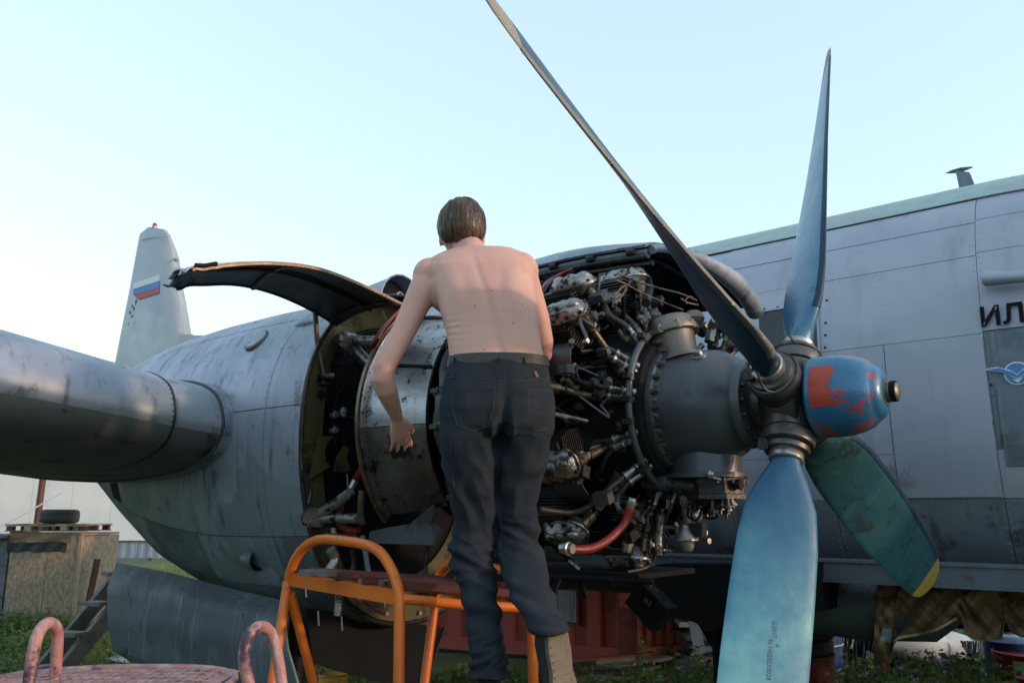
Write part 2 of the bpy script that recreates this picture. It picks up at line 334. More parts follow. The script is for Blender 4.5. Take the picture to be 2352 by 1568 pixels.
# antenna mast on the roof
q = [lY(*p, FC) for p in ((2210,458),(2250,453),(2228,398),(2196,394))]
mb = MB(); mb.prism(q, (0,1,0), .05); mb.v = [v for v in mb.v]; an = obj('antenna_mast', mb, SKIN_TEAL, fuse, 0)
c = lY(2203, 391, FC); mb = MB(); mb.loft([[Vector((c.x+dx, FC+w_*math.cos(t), c.z+.012*dx*0+h_*math.sin(t))) for t in [2*PI*k/10 for k in range(10)]] for dx, w_, h_ in ((-.09,.004,.003),(-.04,.03,.012),(.02,.035,.014),(.09,.008,.004))]); obj('antenna_cap', mb, SKIN_TEAL, fuse)
mb = MB(); mb.lathe((q[0].x*.5+q[1].x*.5, FC, fz(3.79)), (0,0,1), [(0,.14),(.02,.12)], 16); obj('antenna_base', mb, STRIPTEAL, fuse)

# belly beam with patches, keel and dark belly bulk
RY = FS-.10
mb = MB(); mb.sheet(lambda x, z: Vector((x, RY, z)), lin(-2.4, 2.6, 12), [fz(1.575), fz(1.66)], -.02)
mb.box((.1, RY+.08, fz(1.667)), (5.0, .18, .014)); mb.box((.1, RY+.08, fz(1.568)), (5.0, .18, .014))
obj('belly_rail', mb, BEAMM, plane, 30)
mb = MB()
for k in range(40): mb.lathe((-2.3+k*.12, RY-.02, fz(1.65)), (0,-1,0), [(0,.006),(.004,.004)], 6)
obj('rail_rivets', mb, BEAMM, plane, 0, kind='stuff')
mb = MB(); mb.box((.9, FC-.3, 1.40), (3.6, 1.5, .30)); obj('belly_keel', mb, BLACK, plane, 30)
mb = MB(); mb.lathe((-.55, RY+.42, 1.36), (1,0,0), [(-.6,.05),(-.5,.16),(0,.2),(.4,.17),(.55,.05)], 24); obj('belly_tank', mb, SKIN_DIRTY, plane)

# ---- tail fin
fp = [(262,860),(268,830),(300,670),(323,545),(326,537),(345,522),(378,527),(388,540),(398,570),(405,640),(416,690),(432,785),(445,792),(480,797),(560,800),(560,900)]
FPo = [lY(a, b, FC) for a, b in fp]
cxm = sum(p.x for p in FPo)/len(FPo)
def fin_mesh(poly, half, bulge):
    mb = MB(); k = len(poly); ctr = sum(poly, Vector())/k
    inner = [ctr+(p-ctr)*.80 for p in poly]
    for sg in (-1, 1):
        vs = [p+Vector((0, sg*half, 0)) for p in poly]+[p+Vector((0, sg*bulge, 0)) for p in inner]
        mb.add(vs, [(i, (i+1) % k, k+(i+1) % k, k+i) for i in range(k)]+[tuple(range(k, 2*k))])
    mb.add([p+Vector((0,-half,0)) for p in poly]+[p+Vector((0,half,0)) for p in poly], [(i, (i+1) % k, k+(i+1) % k, k+i) for i in range(k)])
    return mb
fin = obj('tail_fin', fin_mesh(FPo, .03, .13), FIN, plane, 180)
mb = MB(); o_ = lY(355, 524, FC); mb.lathe(o_, (0,0,1), [(-.03,.05),(.02,.05),(.035,.035)], 12); obj('beacon_base', mb, FIN, fin)
mb = MB(); mb.ball(o_+Vector((0,0,.05)), .04, 12, (1,1,1.2)); obj('beacon_lamp', mb, OXR, fin)
def fl(px0, py0, px1, py1, px2, py2, px3, py3, mat):
    mb = MB(); mb.prism([lY(a, b, FC-.139) for a, b in ((px0,py0),(px1,py1),(px2,py2),(px3,py3))], (0,1,0), .012); obj('flag_stripe', mb, mat, fin, 0)
fl(307,651, 366,631, 366,645, 307,664, WHITEM); fl(307,664.5, 366,645.5, 366,661, 307,678, FBLUE); fl(309,678.5, 366,661.5, 366,673, 318,688, FRED)
mb = MB()
for pts in ([(322,552),(350,546),(393,543)],[(385,605),(401,593)]):
    P = [lY(a, b, FC-.131) for a, b in pts]; mb = MB(); mb.tube(P, .006, 4, flat=.3); obj('fin_seam', mb, SEAM2, fin, 0)
mb = MB(); 
for k in range(26):
    t = k/26; a = lY(318-t*22+random.uniform(-4,4), 672+t*75, FC-.115); mb.ball(a, random.uniform(.02,.045), 6, (1,.6,1.2))
obj('torn_skin', mb, SEAM, fin, 20)
mb = MB(); mb.ball(lY(404, 597, FC-.1), .04, 8); obj('fin_light', mb, SILV, fin)
# horizontal tail, mostly hidden behind the nacelle
mb = MB(); mb.loft([[Vector((-12.4+c*1.2-.1*abs(y), FC+y, 3.75+.02*abs(y)+t)) for c, t in ((-.9,0),(0,.09),(.8,.06),(1,0),(.8,-.06),(0,-.09))] for y in (-1.2, 1.2)]); obj('tailplane', mb, FIN, plane)

# ---- nacelle
NT = [(2.0,.69,1.375,3.02),(2.3,.70,1.36,3.04),(2.8,.70,1.355,3.055),(3.3,.675,1.43,3.06),(3.8,.62,1.56,3.05),(4.3,.52,1.78,3.02),(4.9,.36,2.05,2.96),(5.6,.18,2.3,2.8),(6.0,.05,2.45,2.65)]
def nac(s, a, off=0):
    hw, zb, zt = interp(NT, s); c, s_ = math.cos(a), math.sin(a); e = 2/2.25; zc = 2.31
    hh = (zt-zc) if s_ > 0 else (zc-zb)
    return Vector((-s, -(hw+off)*math.copysign(abs(c)**e, c), zc+(hh+off)*math.copysign(abs(s_)**e, s_)))
SS = (2.0,2.15,2.3,2.55,2.8,3.05,3.3,3.55,3.8,4.05,4.3,4.6,4.9,5.25,5.6,6.0)
mb = MB(); mb.loft([[nac(s, 2*PI*j/72) for j in range(72)] for s in SS], caps=False); naco = obj('nacelle', mb, SEAM, plane, 60)
sx = [2.003,2.28,2.95,3.6,4.25,4.9,5.6]; an_ = [-R(88),-R(50),-R(30),R(5),R(48),R(92),R(140)]
for i in range(len(sx)-1):
    for j in range(len(an_)-1):
        h = .003+.002*random.random(); s0, s1, a0, a1 = sx[i]+.002, sx[i+1]-.002, an_[j]+.003, an_[j+1]-.003
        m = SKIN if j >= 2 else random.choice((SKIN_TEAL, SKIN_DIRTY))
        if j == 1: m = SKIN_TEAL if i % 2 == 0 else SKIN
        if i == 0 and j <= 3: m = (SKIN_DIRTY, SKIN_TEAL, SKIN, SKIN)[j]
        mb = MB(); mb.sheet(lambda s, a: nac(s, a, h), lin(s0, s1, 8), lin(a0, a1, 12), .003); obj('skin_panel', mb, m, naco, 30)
mb = MB()
for i, s in enumerate(sx[1:-1]):
    for k in range(70):
        a = R(-80)+k*R(2.6); p = nac(s, a, .007); q = nac(s, a, .2)
        for ds in (-.015, .015): rivet(p+Vector((ds,0,0)), q-p, .003)
for a in an_[1:-1]:
    for k in range(70):
        s = 2.05+k*.045; p = nac(s, a+.02, .007); rivet(p, nac(s, a+.02, .2)-p, .003)
obj('rivets', mb, SKIN_DIRTY, naco, 0, kind='stuff')
# front lip ring of the opening
mb = MB(); ring = [nac(2.0, 2*PI*j/96, .004) for j in range(96)]; mb.tube(ring+[ring[0]], .011, 6, caps=False); obj('opening_rim', mb, DARKM, naco)
# oval access cover, blister, louvre outlet, slot
def nac_at(px, py):   # first hit of the pixel ray with the nacelle
    best = None
    r = ray(px, py); prev = None
    for k in range(400):
        P = tol(CAM+r*(2.5+k*.01)); s = -P.x
        if s < 2 or s > 6: prev = None; continue
        hw, zb, zt = interp(NT, s); hh = (zt-2.31) if P.z > 2.31 else (2.31-zb)
        if abs(P.y/hw)**2.25+abs((P.z-2.31)/hh)**2.25 < 1: return P
    return None
def nnorm(P):
    s = -P.x; a = math.atan2((P.z-2.31), -P.y); e = .002; return Vector((0, P.y, (P.z-2.31))).normalized()
for (px, py, r0, nm) in ((592,784,.075,'access_cover'),):
    P = nac_at(px, py)
    if P: n = nnorm(P); mb = MB(); mb.lathe(P, n, [(0,r0),(.012,r0),(.016,r0*.9)], 24); obj(nm, mb, SEAM, naco); mb = MB(); mb.lathe(P+n*.014, n, [(0,r0*.86),(.005,r0*.82)], 24); obj('cover_disc', mb, SKIN, naco)
P = nac_at(705, 742) or nac(2.2, R(60)); mb = MB(); mb.ball(P, .06, 14, (1.6,.6,.5)); obj('blister', mb, SKIN, naco)
P = nac_at(588, 1284) or nac(2.5, R(-50)); n = nnorm(P); u = n.cross(Vector((1,0,0))).normalized()
mb = MB(); mb.loft([[P+Vector((dx,0,0))+u*rr*math.cos(t)+n*max(0, rr*1.0*math.sin(t)) for t in lin(0, PI, 12)] for dx, rr in ((-.13,.004),(-.09,.03),(-.03,.05),(.03,.055))], closed=False); so = obj('outlet_scoop', mb, SKIN_TEAL, naco)
mb = MB(); mb.loft([[P+Vector((.028,0,0))+u*.05*math.cos(t)+n*(.05*math.sin(t)) for t in lin(0, PI, 12)], [P+Vector((-.03,0,0))+u*.02*math.cos(t)+n*(.02*math.sin(t)) for t in lin(0, PI, 12)]], closed=False); obj('scoop_mouth', mb, BLACK, naco)
P = nac(4.05, R(-24), .008); mb = MB(); mb.sheet(lambda s, a: nac(s, a, .009), lin(4.0, 4.16, 4), lin(R(-28), R(-17), 4), .002); obj('rear_slot', mb, BLACK, naco, 0)
# top intake scoop behind the cowl
c0 = lX(905, 672, 2.15); mb = MB()
rings = []
for dx, r0 in ((-.55,.02),(-.4,.08),(-.2,.125),(0,.14)):
    rings.append([Vector((c0.x+dx, c0.y+.06+r0*math.cos(t)*1.1, c0.z-.05+r0*math.sin(t)*1.15)) for t in [2*PI*k/20 for k in range(20)]])
mb.loft(rings, caps=False); sco = obj('intake_scoop', mb, SKIN, naco)
mb = MB(); mb.tube([Vector((c0.x+.0, c0.y+.06+.14*math.cos(t)*1.1, c0.z-.05+.14*math.sin(t)*1.15)) for t in [2*PI*k/20 for k in range(21)]], .006, 6); obj('scoop_lip', mb, SILV, naco)
mb = MB(); mb.lathe((c0.x-.1, c0.y+.06, c0.z-.05), (1,0,0), [(0,.135),(.01,.135)], 20); obj('scoop_inside', mb, BLACK, naco)
mb = MB(); mb.lathe((c0.x-.12, c0.y+.03, c0.z-.02), (1,0,0), [(0,.03),(.14,.03),(.14,.018),(.05,.018)], 16); obj('scoop_pipe', mb, ALU, naco)

# ---- wing
WT = [( .72,2.55,.50,2.32),(1.0,2.55,.51,2.345),(2.0,2.52,.58,2.45),(6,2.9,.42,2.85),(13,3.9,.18,3.5)]   # |y| , LE s, thickness, z of chord
AF = [(0,0),(.012,.22),(.04,.37),(.10,.50),(.2,.58),(.32,.60),(.45,.56),(.62,.42),(.8,.24),(1,.02)]
AFB = [(1,-.02),(.8,-.16),(.62,-.28),(.45,-.36),(.32,-.40),(.2,-.40),(.10,-.36),(.04,-.27),(.012,-.16)]
def _cr(tab, n):
    out = []
    for i in range(len(tab)-1):
        p0 = tab[max(i-1,0)]; p1 = tab[i]; p2 = tab[i+1]; p3 = tab[min(i+2,len(tab)-1)]
        for k in range(n):
            t = k/n; out.append(tuple(.5*(2*b+(c-a)*t+(2*a-5*b+4*c-d)*t*t+(3*b-a-3*c+d)*t**3) for a, b, c, d in zip(p0, p1, p2, p3)))
    return out
FULL = _cr([AFB[-1]]+AF+AFB+[(0,0)], 4)
def wing_ring(ya, sg):
    le, th, z = interp(WT, ya); ch = 3.1-.12*(ya-.7)
    return [Vector((-(le+c*ch), sg*ya if sg < 0 else 2*FC+ya, z+t*th-.10*c*1.0)) for c, t in FULL]
mb = MB(); mb.loft([wing_ring(y, -1) for y in (.3,.72,1.0,2,4,6,9.5,13)]); wing = obj('wing', mb, SKIN, plane, 40, label='near wing')
mb = MB(); mb.loft([wing_ring(y, 1) for y in (.3,.72,1.0,2,4,6,9.5,13)]); obj('wing', mb, SKIN, plane, 40, label='far wing')
mb = MB(); rr = [Vector((-(2.55+c*3.1), 0, 2.32+t*.5-.1*c)) for c, t in FULL]; mb.loft([[p+Vector((0, y, 0)) for p in rr] for y in (-.3, 1.0, 6.2, 7.5)]); obj('centre_wing', mb, SKIN_DIRTY, plane, 40)
# second nacelle on the far side, plain
mb = MB(); mb.loft([[nac(s, 2*PI*j/40)+Vector((0,2*FC,0)) for j in range(40)] for s in SS]); mb.lathe((-2.0, 2*FC, 2.31), (1,0,0), [(0,.69),(1.0,.68),(1.5,.55),(1.55,.4),(1.2,.38)], 32); obj('far_nacelle', mb, SKIN, plane)
nF = len(FULL); i0_ = int(nF*.53)
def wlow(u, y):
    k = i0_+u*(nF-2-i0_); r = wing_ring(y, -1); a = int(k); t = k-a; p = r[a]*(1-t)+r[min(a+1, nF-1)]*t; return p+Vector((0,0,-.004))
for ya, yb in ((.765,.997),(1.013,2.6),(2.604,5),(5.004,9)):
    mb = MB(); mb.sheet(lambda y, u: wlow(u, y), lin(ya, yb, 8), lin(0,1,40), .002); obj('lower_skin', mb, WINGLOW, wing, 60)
def wing_band(y, wd, off):
    mb = MB(); a = wing_ring(y, -1); b = wing_ring(y+wd, -1); 
    def grow(r):
        c = sum(r, Vector())/len(r); out = []
        for i, p in enumerate(r):
            t = (r[(i+1) % len(r)]-r[i-1]); n = Vector((t.z, 0, -t.x)); n.normalize()
            if n.dot(p-c) < 0: n = -n
            out.append(p+n*off)
        return out
    mb.loft([a, grow(a), grow(b), b], caps=False); return mb
obj('joint_strip', wing_band(1.0, .010, .004), DARKM, wing); obj('root_fairing', wing_band(.66, .09, .012), SKIN, wing); obj('root_seam', wing_band(.755, .006, .0135), SEAM, wing)
mb = MB()
for yy, rr_ in ((1.016,.006),(.70,.004),(.735,.004)):
    r = wing_ring(yy, -1)
    for i in range(len(r)-1):
        if r[i].x < -3.4: continue
        a, b = r[i], r[i+1]; L = (b-a).length; n = Vector((b.z-a.z, 0, -(b.x-a.x))).normalized()
        if n.dot(a-Vector((-4, a.y, 2.3))) < 0: n = -n
        for k in range(max(1, int(L/.035))):
            rivet(a+(b-a)*(k*.035/L)+n*(.014 if yy < .9 else .0), n, rr_)
obj('rivets', mb, SEAM, wing, 0, kind='stuff')
# underside stiffeners and flap edge teeth
for px, py in ():
    P = lY(px, py, -1.25); mb = MB(); mb.box(P, (.07,.05,.02)); obj('flap_hinge', mb, BLACK, wing, 0)

# ---- gear door, hung under the nacelle (near side), curved sheet
DP = [[(272,1292),(400,1318),(540,1355),(655,1382)],[(250,1350),(400,1370),(540,1400),(655,1425)],[(252,1430),(400,1440),(540,1465),(665,1490)],[(262,1490),(380,1520),(530,1550),(690,1575)],[(300,1512),(400,1550),(540,1600),(700,1640)]]
yof = [-.47,-.53,-.55,-.53,-.50]
def dgrid(i, j):
    i0 = int(min(i, 3.999)); t = i-i0; j0 = int(min(j, 2.999)); u = j-j0
    P = [[lY(*DP[a][b], yof[a]) for b in (j0, j0+1)] for a in (i0, min(4, i0+1))]
    return (P[0][0]*(1-u)+P[0][1]*u)*(1-t)+(P[1][0]*(1-u)+P[1][1]*u)*t
mb = MB(); mb.sheet(dgrid, lin(0, 4, 17), lin(0, 3, 25), .012); gd = obj('gear_door', mb, SKIN_TEAL, plane, 50, label='curved grey landing gear door below the nacelle')
mb = MB()
for jj in (.35,.62,1.2,1.45,2.2,2.6):
    for k in range(42):
        P = dgrid(.1+k*.09, jj+random.uniform(-.005,.005)); rivet(P+Vector((0,-.013,0)), (0,-1,0), .006)
for ii in (.12,.3):
    for k in range(60): rivet(dgrid(ii, .05+k*.045)+Vector((0,-.013,0)), (0,-1,0), .006)
obj('rivets', mb, ALU, gd, 0, kind='stuff')
# wheel well interior and inner far door
q = [lX(*p, 2.15) for p in ((700,1395),(1012,1440),(985,1520),(968,1572),(880,1568),(835,1557),(716,1522))]
mb = MB(); mb.prism(q, (1,0,0), .02); obj('inner_door', mb, BLACK, plane, 0, label='black inner wheel well door')
mb = MB(); mb.tube([lX(1020,1440,2.13), lX(993,1520,2.13), lX(974,1572,2.13)], .01, 6); obj('door_edge', mb, DARKM, plane)
# main wheel behind, strut
mb = MB(); mb.lathe((-3.2, -.18, .55), (0,1,0), [(-.02,.2),(0,.45),(.06,.54),(.18,.54),(.24,.45),(.26,.2)], 32); mw = obj('main_wheel', mb, RUBBER, plane)
mb = MB(); mb.lathe((-3.2, -.2, .55), (0,1,0), [(0,.2),(.3,.2)], 20); obj('wheel_hub', mb, ALU, mw)
mb = MB(); mb.tube([(-3.2,.2,.55),(-3.1,.2,1.8)], .07, 12); mb.tube([(-3.2,.2,.55),(-3.2,.0,.55)], .05, 10); mb.tube([(-3.1,.2,1.1),(-2.5,.2,1.7)], .035, 10); obj('main_gear_strut', mb, DARKM, plane)
# ---- firewall and the bay behind the engine
def pol(s, r, th): return Vector((-s, r*math.cos(R(th)), HZ+r*math.sin(R(th))))
def nring(s, k, n=64): return [Vector((-s, p.y*k, HZ+(p.z-HZ)*k)) for p in [nac(2.0, 2*PI*j/n, -.004) for j in range(n)]]
mb = MB(); mb.loft([nring(2.01, .995), nring(2.14, .985), nring(2.16, .80), nring(2.12, .78)], caps=False); fw = obj('firewall', mb, OLIVE, plane, 40)
mb = MB(); mb.add(nring(2.13, .80), [tuple(range(64))]); obj('firewall_web', mb, BLACK, fw, 0)
def lx(f, u, v, s): return lX(*f(u, v), s)
# near-side olive ledge with bolts
mb = MB(); n_ = 24; mb.loft([[p for p in (nac(2.02, a, -.008), nac(2.02, a, -.012)+Vector((0, .12, 0)), nac(2.04, a, -.012)+Vector((0, .12, 0)), nac(2.04, a, -.008))] for a in lin(R(-45), R(42), n_)]); obj('bulkhead_ledge', mb, OLIVE, fw, 40)
for u, v, r in ((440,905,.011),(420,975,.016),(315,1210,.015),(410,1375,.015),(405,1490,.013),(620,965,.02),(500,1350,.012)):
    P = lx(c3, u, v, 2.02); mb = MB(); mb.hexb(P, (1,0,0), r*1.5, .012); mb.lathe(P+Vector((.012,0,0)), (1,0,0), [(0,r),(.03,r*.8)], 10); obj('bolt', mb, DARKM, fw, 30)
# lobed olive bracket plates
for pts in ([(230,95),(320,92),(285,130),(265,180),(270,240),(300,275),(240,310),(180,345),(190,260),(215,180)], [(380,150),(410,170),(395,230),(420,300),(370,310),(320,305),(340,220)], [(255,1530),(0,0)]):
    if len(pts) < 4: continue
    mb = MB(); mb.prism([lx(c4, u, v, 1.99) for u, v in pts], (1,0,0), .008); obj('bracket_plate', mb, OLIVE, fw, 20)
# engine mount forks
def fork(f, c, arms, s0, s1, r, mat=ALU):
    C0 = lx(f, *c, s0); mb = MB()
    mb.lathe(C0+Vector((0,-.035,0)), (0,1,0), [(0,.03),(.01,.042),(.07,.042),(.08,.03)], 18)
    for u, v in arms: mb.tube([C0, C0.lerp(lx(f, u, v, s1), .35), lx(f, u, v, s1)], [r*1.35, r, r], 14)
    o = obj('engine_mount', mb, mat, plane, 40)
    mb = MB(); mb.hexb(C0+Vector((0,-.06,0)), (0,1,0), .024, .03); obj('mount_bolt', mb, SILV, o, 30); return o
fork(c3, (525,785), [(760,785),(760,1015)], 1.98, 1.72, .022)
mb = MB(); mb.prism([lx(c3, *p, 1.9) for p in ((480,820),(560,755),(650,790),(600,870),(580,905))], (0,1,0), .03); obj('mount_gusset', mb, ALU, plane, 20)
fork(c4, (205,585), [(420,430),(470,585)], 1.98, 1.72, .022)
mb = MB(); mb.prism([lx(c4, *p, 1.93) for p in ((135,560),(190,520),(260,520),(300,600),(260,640),(150,625))], (0,1,0), .03); obj('mount_gusset', mb, ALU, plane, 20)
mb = MB(); mb.tube([lx(c4, 320, 640, 1.9), lx(c4, 320, 690, 1.9)], .014, 10); mb.tube([lx(c4, 270, 695, 1.9), lx(c4, 450, 705, 1.85)], .018, 12); obj('control_rod', mb, ALU, plane)
# bay hoses and lines
def hose(f, pts, r, mat=RUBBER, par=None, name='hose', seg=8, sm=4):
    mb = MB(); mb.tube([lX(*f(u, v), s) for u, v, s in pts], r, seg, sm); return obj(name, mb, mat, par or engine, 60)
def ferrule(f, u, v, s, d, r=.012, L=.03, mat=ALU, par=None):
    P = lX(*f(u, v), s); mb = MB(); d = Vector(d).normalized(); mb.lathe(P-d*L/2, d, [(0,r*.9),(L*.15,r),(L*.45,r),(L*.5,r*1.25),(L*.7,r*1.25),(L*.75,r),(L,r*.9)], 8); return obj('hose_fitting', mb, mat, par or engine, 30)
for pts, r in (([(570,1010,2.0),(520,1090,2.0),(480,1160,2.0),(440,1240,2.0),(430,1340,2.0),(425,1500,2.0),(430,1600,2.0)], .014), ([(480,1180,2.02),(500,1330,2.0),(560,1400,1.98),(690,1440,1.9)], .012), ([(500,1340,2.02),(495,1480,2.0),(490,1600,2.0)], .008), ([(600,960,2.0),(660,1010,1.95),(720,1080,1.9)], .02)):
    hose(c3, pts, r, BLACK, plane, 'bay_hose')
for u, v, d in ((425,1370,(1,0,.1)),(425,1490,(1,0,.1)),(610,1430,(1,0,-.5)),(650,1440,(1,0,-.5)),(495,1350,(0,0,1)),(700,1065,(.3,0,-1))): ferrule(c3, u, v, 1.96, d, .014, .045, ALU, plane)
hose(c4, [(515,255,1.75),(480,310,1.8),(455,350,1.85)], .018, REDH, plane, 'red_hose')
hose(c4, [(370,490,1.85),(350,560,1.87),(360,620,1.87),(410,655,1.85),(470,655,1.8)], .017, REDH, plane, 'red_hose')
hose(c4, [(455,350,1.85),(410,430,1.87),(375,480,1.86)], .017, SILV, plane, 'wrapped_joint')
hose(c4, [(500,1080,1.9),(560,1120,1.9),(620,1155,1.9)], .008, REDH, plane, 'red_hose')
hose(c4, [(490,420,1.8),(480,540,1.8),(490,620,1.8)], .016, OLIVE, plane, 'bay_hose')
hose(c4, [(130,290,1.95),(160,370,1.95),(185,420,1.95),(170,500,1.95)], .009, DARKM, plane, 'latch_lever')
hose(c4, [(300,770,1.85),(330,830,1.85),(290,900,1.85)], .022, SILV, plane, 'wrapped_joint')
hose(c4, [(880,750,1.5),(870,840,1.5),(865,950,1.5)], .010, DARKM, plane, 'chain_link')
hose(c4, [(430,770,1.8),(440,850,1.8),(430,920,1.8)], .012, DARKM, plane, 'chain_link')
hose(c4, [(490,690,1.7),(510,790,1.7),(530,920,1.7)], .012, SKIN_TEAL, plane, 'hanging_strap')
hose(c4, [(355,1030,1.95),(350,1100,1.95),(345,1165,1.95)], .018, ALU, plane, 'drain_pipe')
for u, v in ((150,1010),(225,1180),(365,1210),(620,1075),(398,360),(1000,990)):
    P = lx(c4, u, v, 1.95); mb = MB(); mb.tube([P+Vector((0,0,.03)), P+Vector((.01,0,-.03))], .004, 6); obj('split_pin', mb, SILV, plane)
# lower lip structure of the opening
mb = MB(); mb.loft([[nac(1.99, a, o_) for o_ in (-.01,-.10)]+[nac(2.06, a, o_) for o_ in (-.10,-.01)] for a in lin(R(-125), R(-52), 20)]); obj('bulkhead_ledge', mb, OLIVE, fw, 40)
for k in range(9):
    P = nac(1.985, R(-118+k*8), -.04); mb = MB(); mb.lathe(P, (1,0,0), [(0,.012),(.01,.010)], 8); obj('bolt', mb, SILV, fw)
BURNTL = M('stained_shroud_metal', (.20,.185,.175), (.09,.08,.075), 7, .38, .8, .12, 20, dirt=(.03,.026,.022), dsc=9, dth=.52)
# collector shroud band
mb = MB(); N_ = 40
prof = [(1.665,.640),(1.65,.640),(1.645,.615),(1.60,.610),(1.45,.590),(1.34,.560),(1.34,.548),(1.60,.598),(1.665,.60)]
mb.loft([[pol(s, r, th) for s, r in prof] for th in lin(96, 184, N_)]); shroud = obj('exhaust_shroud', mb, POLISH, plane, 40)
mb = MB(); mb.loft([[pol(s, r*.998, th) for s, r in prof] for th in lin(184.3, 222, N_)]); obj('lower_shroud_panel', mb, BURNTL, shroud, 40)
mb = MB(); mb.loft([[pol(s, r, th) for s, r in ((1.69,.645),(1.668,.648),(1.668,.59),(1.69,.59))] for th in lin(96, 224, N_)]); fl_ = obj('shroud_flange', mb, EDGE, plane, 40)
mb = MB()
for k in range(64):
    th = 98+k*1.95; rivet(pol(1.64, .640, th)+Vector((.02,0,0)), pol(0, 1, th)-pol(0, 0, th), .005); rivet(pol(1.667, .63, th), (1,0,0), .004)
obj('shroud_rivets', mb, BLACK, plane, 0, kind='stuff')
for th in (128, 158):
    mb = MB(); mb.tube([pol(1.64, .618, th), pol(1.5, .604, th+.5), pol(1.34, .566, th+1)], .008, 6); obj('shroud_rib', mb, BLACK if th > 130 else DARKM, shroud)
mb = MB(); mb.loft([[pol(s, r, th) for s, r in ((1.70,.66),(1.60,.70),(1.60,.69),(1.70,.64))] for th in lin(120, 150, 12)]); obj('red_shroud_cover', mb, REDH, plane)
# tray under the shroud
q = [lx(c4, u, v, s) for u, v, s in ((540,665,1.68),(650,640,1.6),(780,620,1.45),(920,500,1.3),(935,545,1.3),(905,605,1.3),(970,650,1.3),(925,745,1.3),(760,735,1.5),(530,735,1.7))]
mb = MB(); mb.prism(q, (.3,-1,.2), .012); obj('tray_bracket', mb, SKIN_DIRTY, plane, 20)

# ---- engine
mb = MB(); mb.lathe((-.46,0,HZ), (-1,0,0), [(0,.20),(.02,.285),(.05,.30),(.12,.31),(.16,.34),(.52,.34),(.60,.36),(.75,.42),(1.1,.45),(1.15,.2)], 40)
engine = obj('engine', mb, BLACK, plane, 40, label='greasy two row radial engine with exposed cylinders')
# collector ring
mb = MB(); P = [pol(1.22+.015*math.sin(k), .52, 92+k*4.6) for k in range(40)]; mb.tube(P, [.075+.012*(k % 6 == 0) for k in range(40)], 16); coll_ = obj('exhaust_collector', mb, BURNT, engine, 50)
for th in (112, 150, 172, 186, 215):
    mb = MB(); a, b, c = pol(1.22,.52,th-1.6), pol(1.22,.52,th), pol(1.22,.52,th+1.6); mb.tube([a,b,c], [.084,.088,.084], 16); mb.box(pol(1.25,.60,th), (.04,.02,.02)); obj('clamp_band', mb, DARKM if th != 186 else BURNT, coll_)
def frame3(th):
    er = Vector((0, math.cos(R(th)), math.sin(R(th)))); et = Vector((0, -math.sin(R(th)), math.cos(R(th)))); return er, et
def cyl_meshes(s, th, front=True):
    er, et = frame3(th); ax = Vector((1,0,0)); O_ = Vector((-s, 0, HZ)); rot = Matrix((et, ax, er)).transposed()
    mb = MB()
    prof = []
    r = .30
    while r < .45: prof += [(r,.072),(r+.002,.092),(r+.005,.092),(r+.007,.072)]; r += .013
    mb.lathe(O_, er, prof, 20)
    for k in range(9):
        rr_ = .455+k*.013; mb.box(O_+er*rr_, (.20-.006*abs(k-4), .185, .004), rot)
    mb.box(O_+er*.51, (.15,.15,.13), rot)
    cyl = obj('cylinder', mb, DARKM, engine, 30)
    # rocker covers: front pair
    c = O_+er*.585+ax*.055+et*.012; tw = Matrix((ax, -et, er)).transposed() @ Matrix.Rotation(R(8), 3, 'Z')
    N_ = 36; sh = []
    for k in range(N_):
        a = 2*PI*k/N_; x = .095*math.copysign(abs(math.cos(a))**.55, math.cos(a)); y = .050*math.copysign(abs(math.sin(a))**.55, math.sin(a)); y *= 1+.13*math.cos(x/.088*PI*3); sh.append((x, y))
    mb = MB(); mb.loft([[c+tw @ Vector((x*k, y*k, z)) for x, y in sh] for z, k in ((-.045,.72),(-.02,.90),(-.006,.98),(-.005,1.08),(.004,1.08),(.005,.98),(.022,.92),(.036,.74))])
    for x in (-.055, 0, .055): mb.ball(c+tw @ Vector((x, .004, .022)), .030, 14, (1,1.1,.75))
    rc = obj('rocker_cover', mb, ALU, engine, 50)
    for x, y in ((-.085,.03),(.085,.03),(.028,.047),(-.028,.047),(-.085,-.03),(.085,-.03),(.028,-.047),(-.028,-.047)):
        mb = MB(); mb.hexb(c+tw @ Vector((x, y, .004)), er, .0075, .010); obj('cover_nut', mb, DARKM, engine, 30)
    for sg, rr0 in ((1,.0155),):
        mb = MB(); a = O_+er*.30+ax*(.15 if front else .24)+et*.02; d_ = c+er*-.03+ax*.07
        mb.tube([a, a.lerp(d_, .12), a.lerp(d_, .13), a.lerp(d_, .80), a.lerp(d_, .81), d_], [.022,.022,rr0,rr0,.021,.024], 14); obj('pushrod_tube', mb, BRASS, engine, 40)
        for q_ in (.25, .7): mb = MB(); mb.tube([a.lerp(d_, q_), a.lerp(d_, q_+.03)], [.019,.019], 12); obj('tube_clip', mb, DARKM, engine, 40)
    # spark plug + lead
    mb = MB(); c = O_+er*.50+ax*.10+et*.0; mb.hexb(c, ax, .014, .02); mb.lathe(c+ax*.02, ax, [(0,.008),(.03,.008)], 8); obj('spark_plug', mb, SILV, engine, 30)
    # sheet metal baffle between cylinders
    er2, et2 = frame3(th+25.7); mb = MB()
    mb.sheet(lambda u, v: Vector((-s+.03+v, 0, HZ))+(er*(1-u)+er2*u)*(.48+.05*math.sin(PI*u)), lin(.3, .95, 6), [-.07, .06], .003); obj('cylinder_baffle', mb, GREYCASE, engine, 30)
for th_ in (90,143,203,263,315,5,48): cyl_meshes(.74, th_, True)
for th_ in (116,173,233,290,340,25,68): cyl_meshes(.84, th_, False)
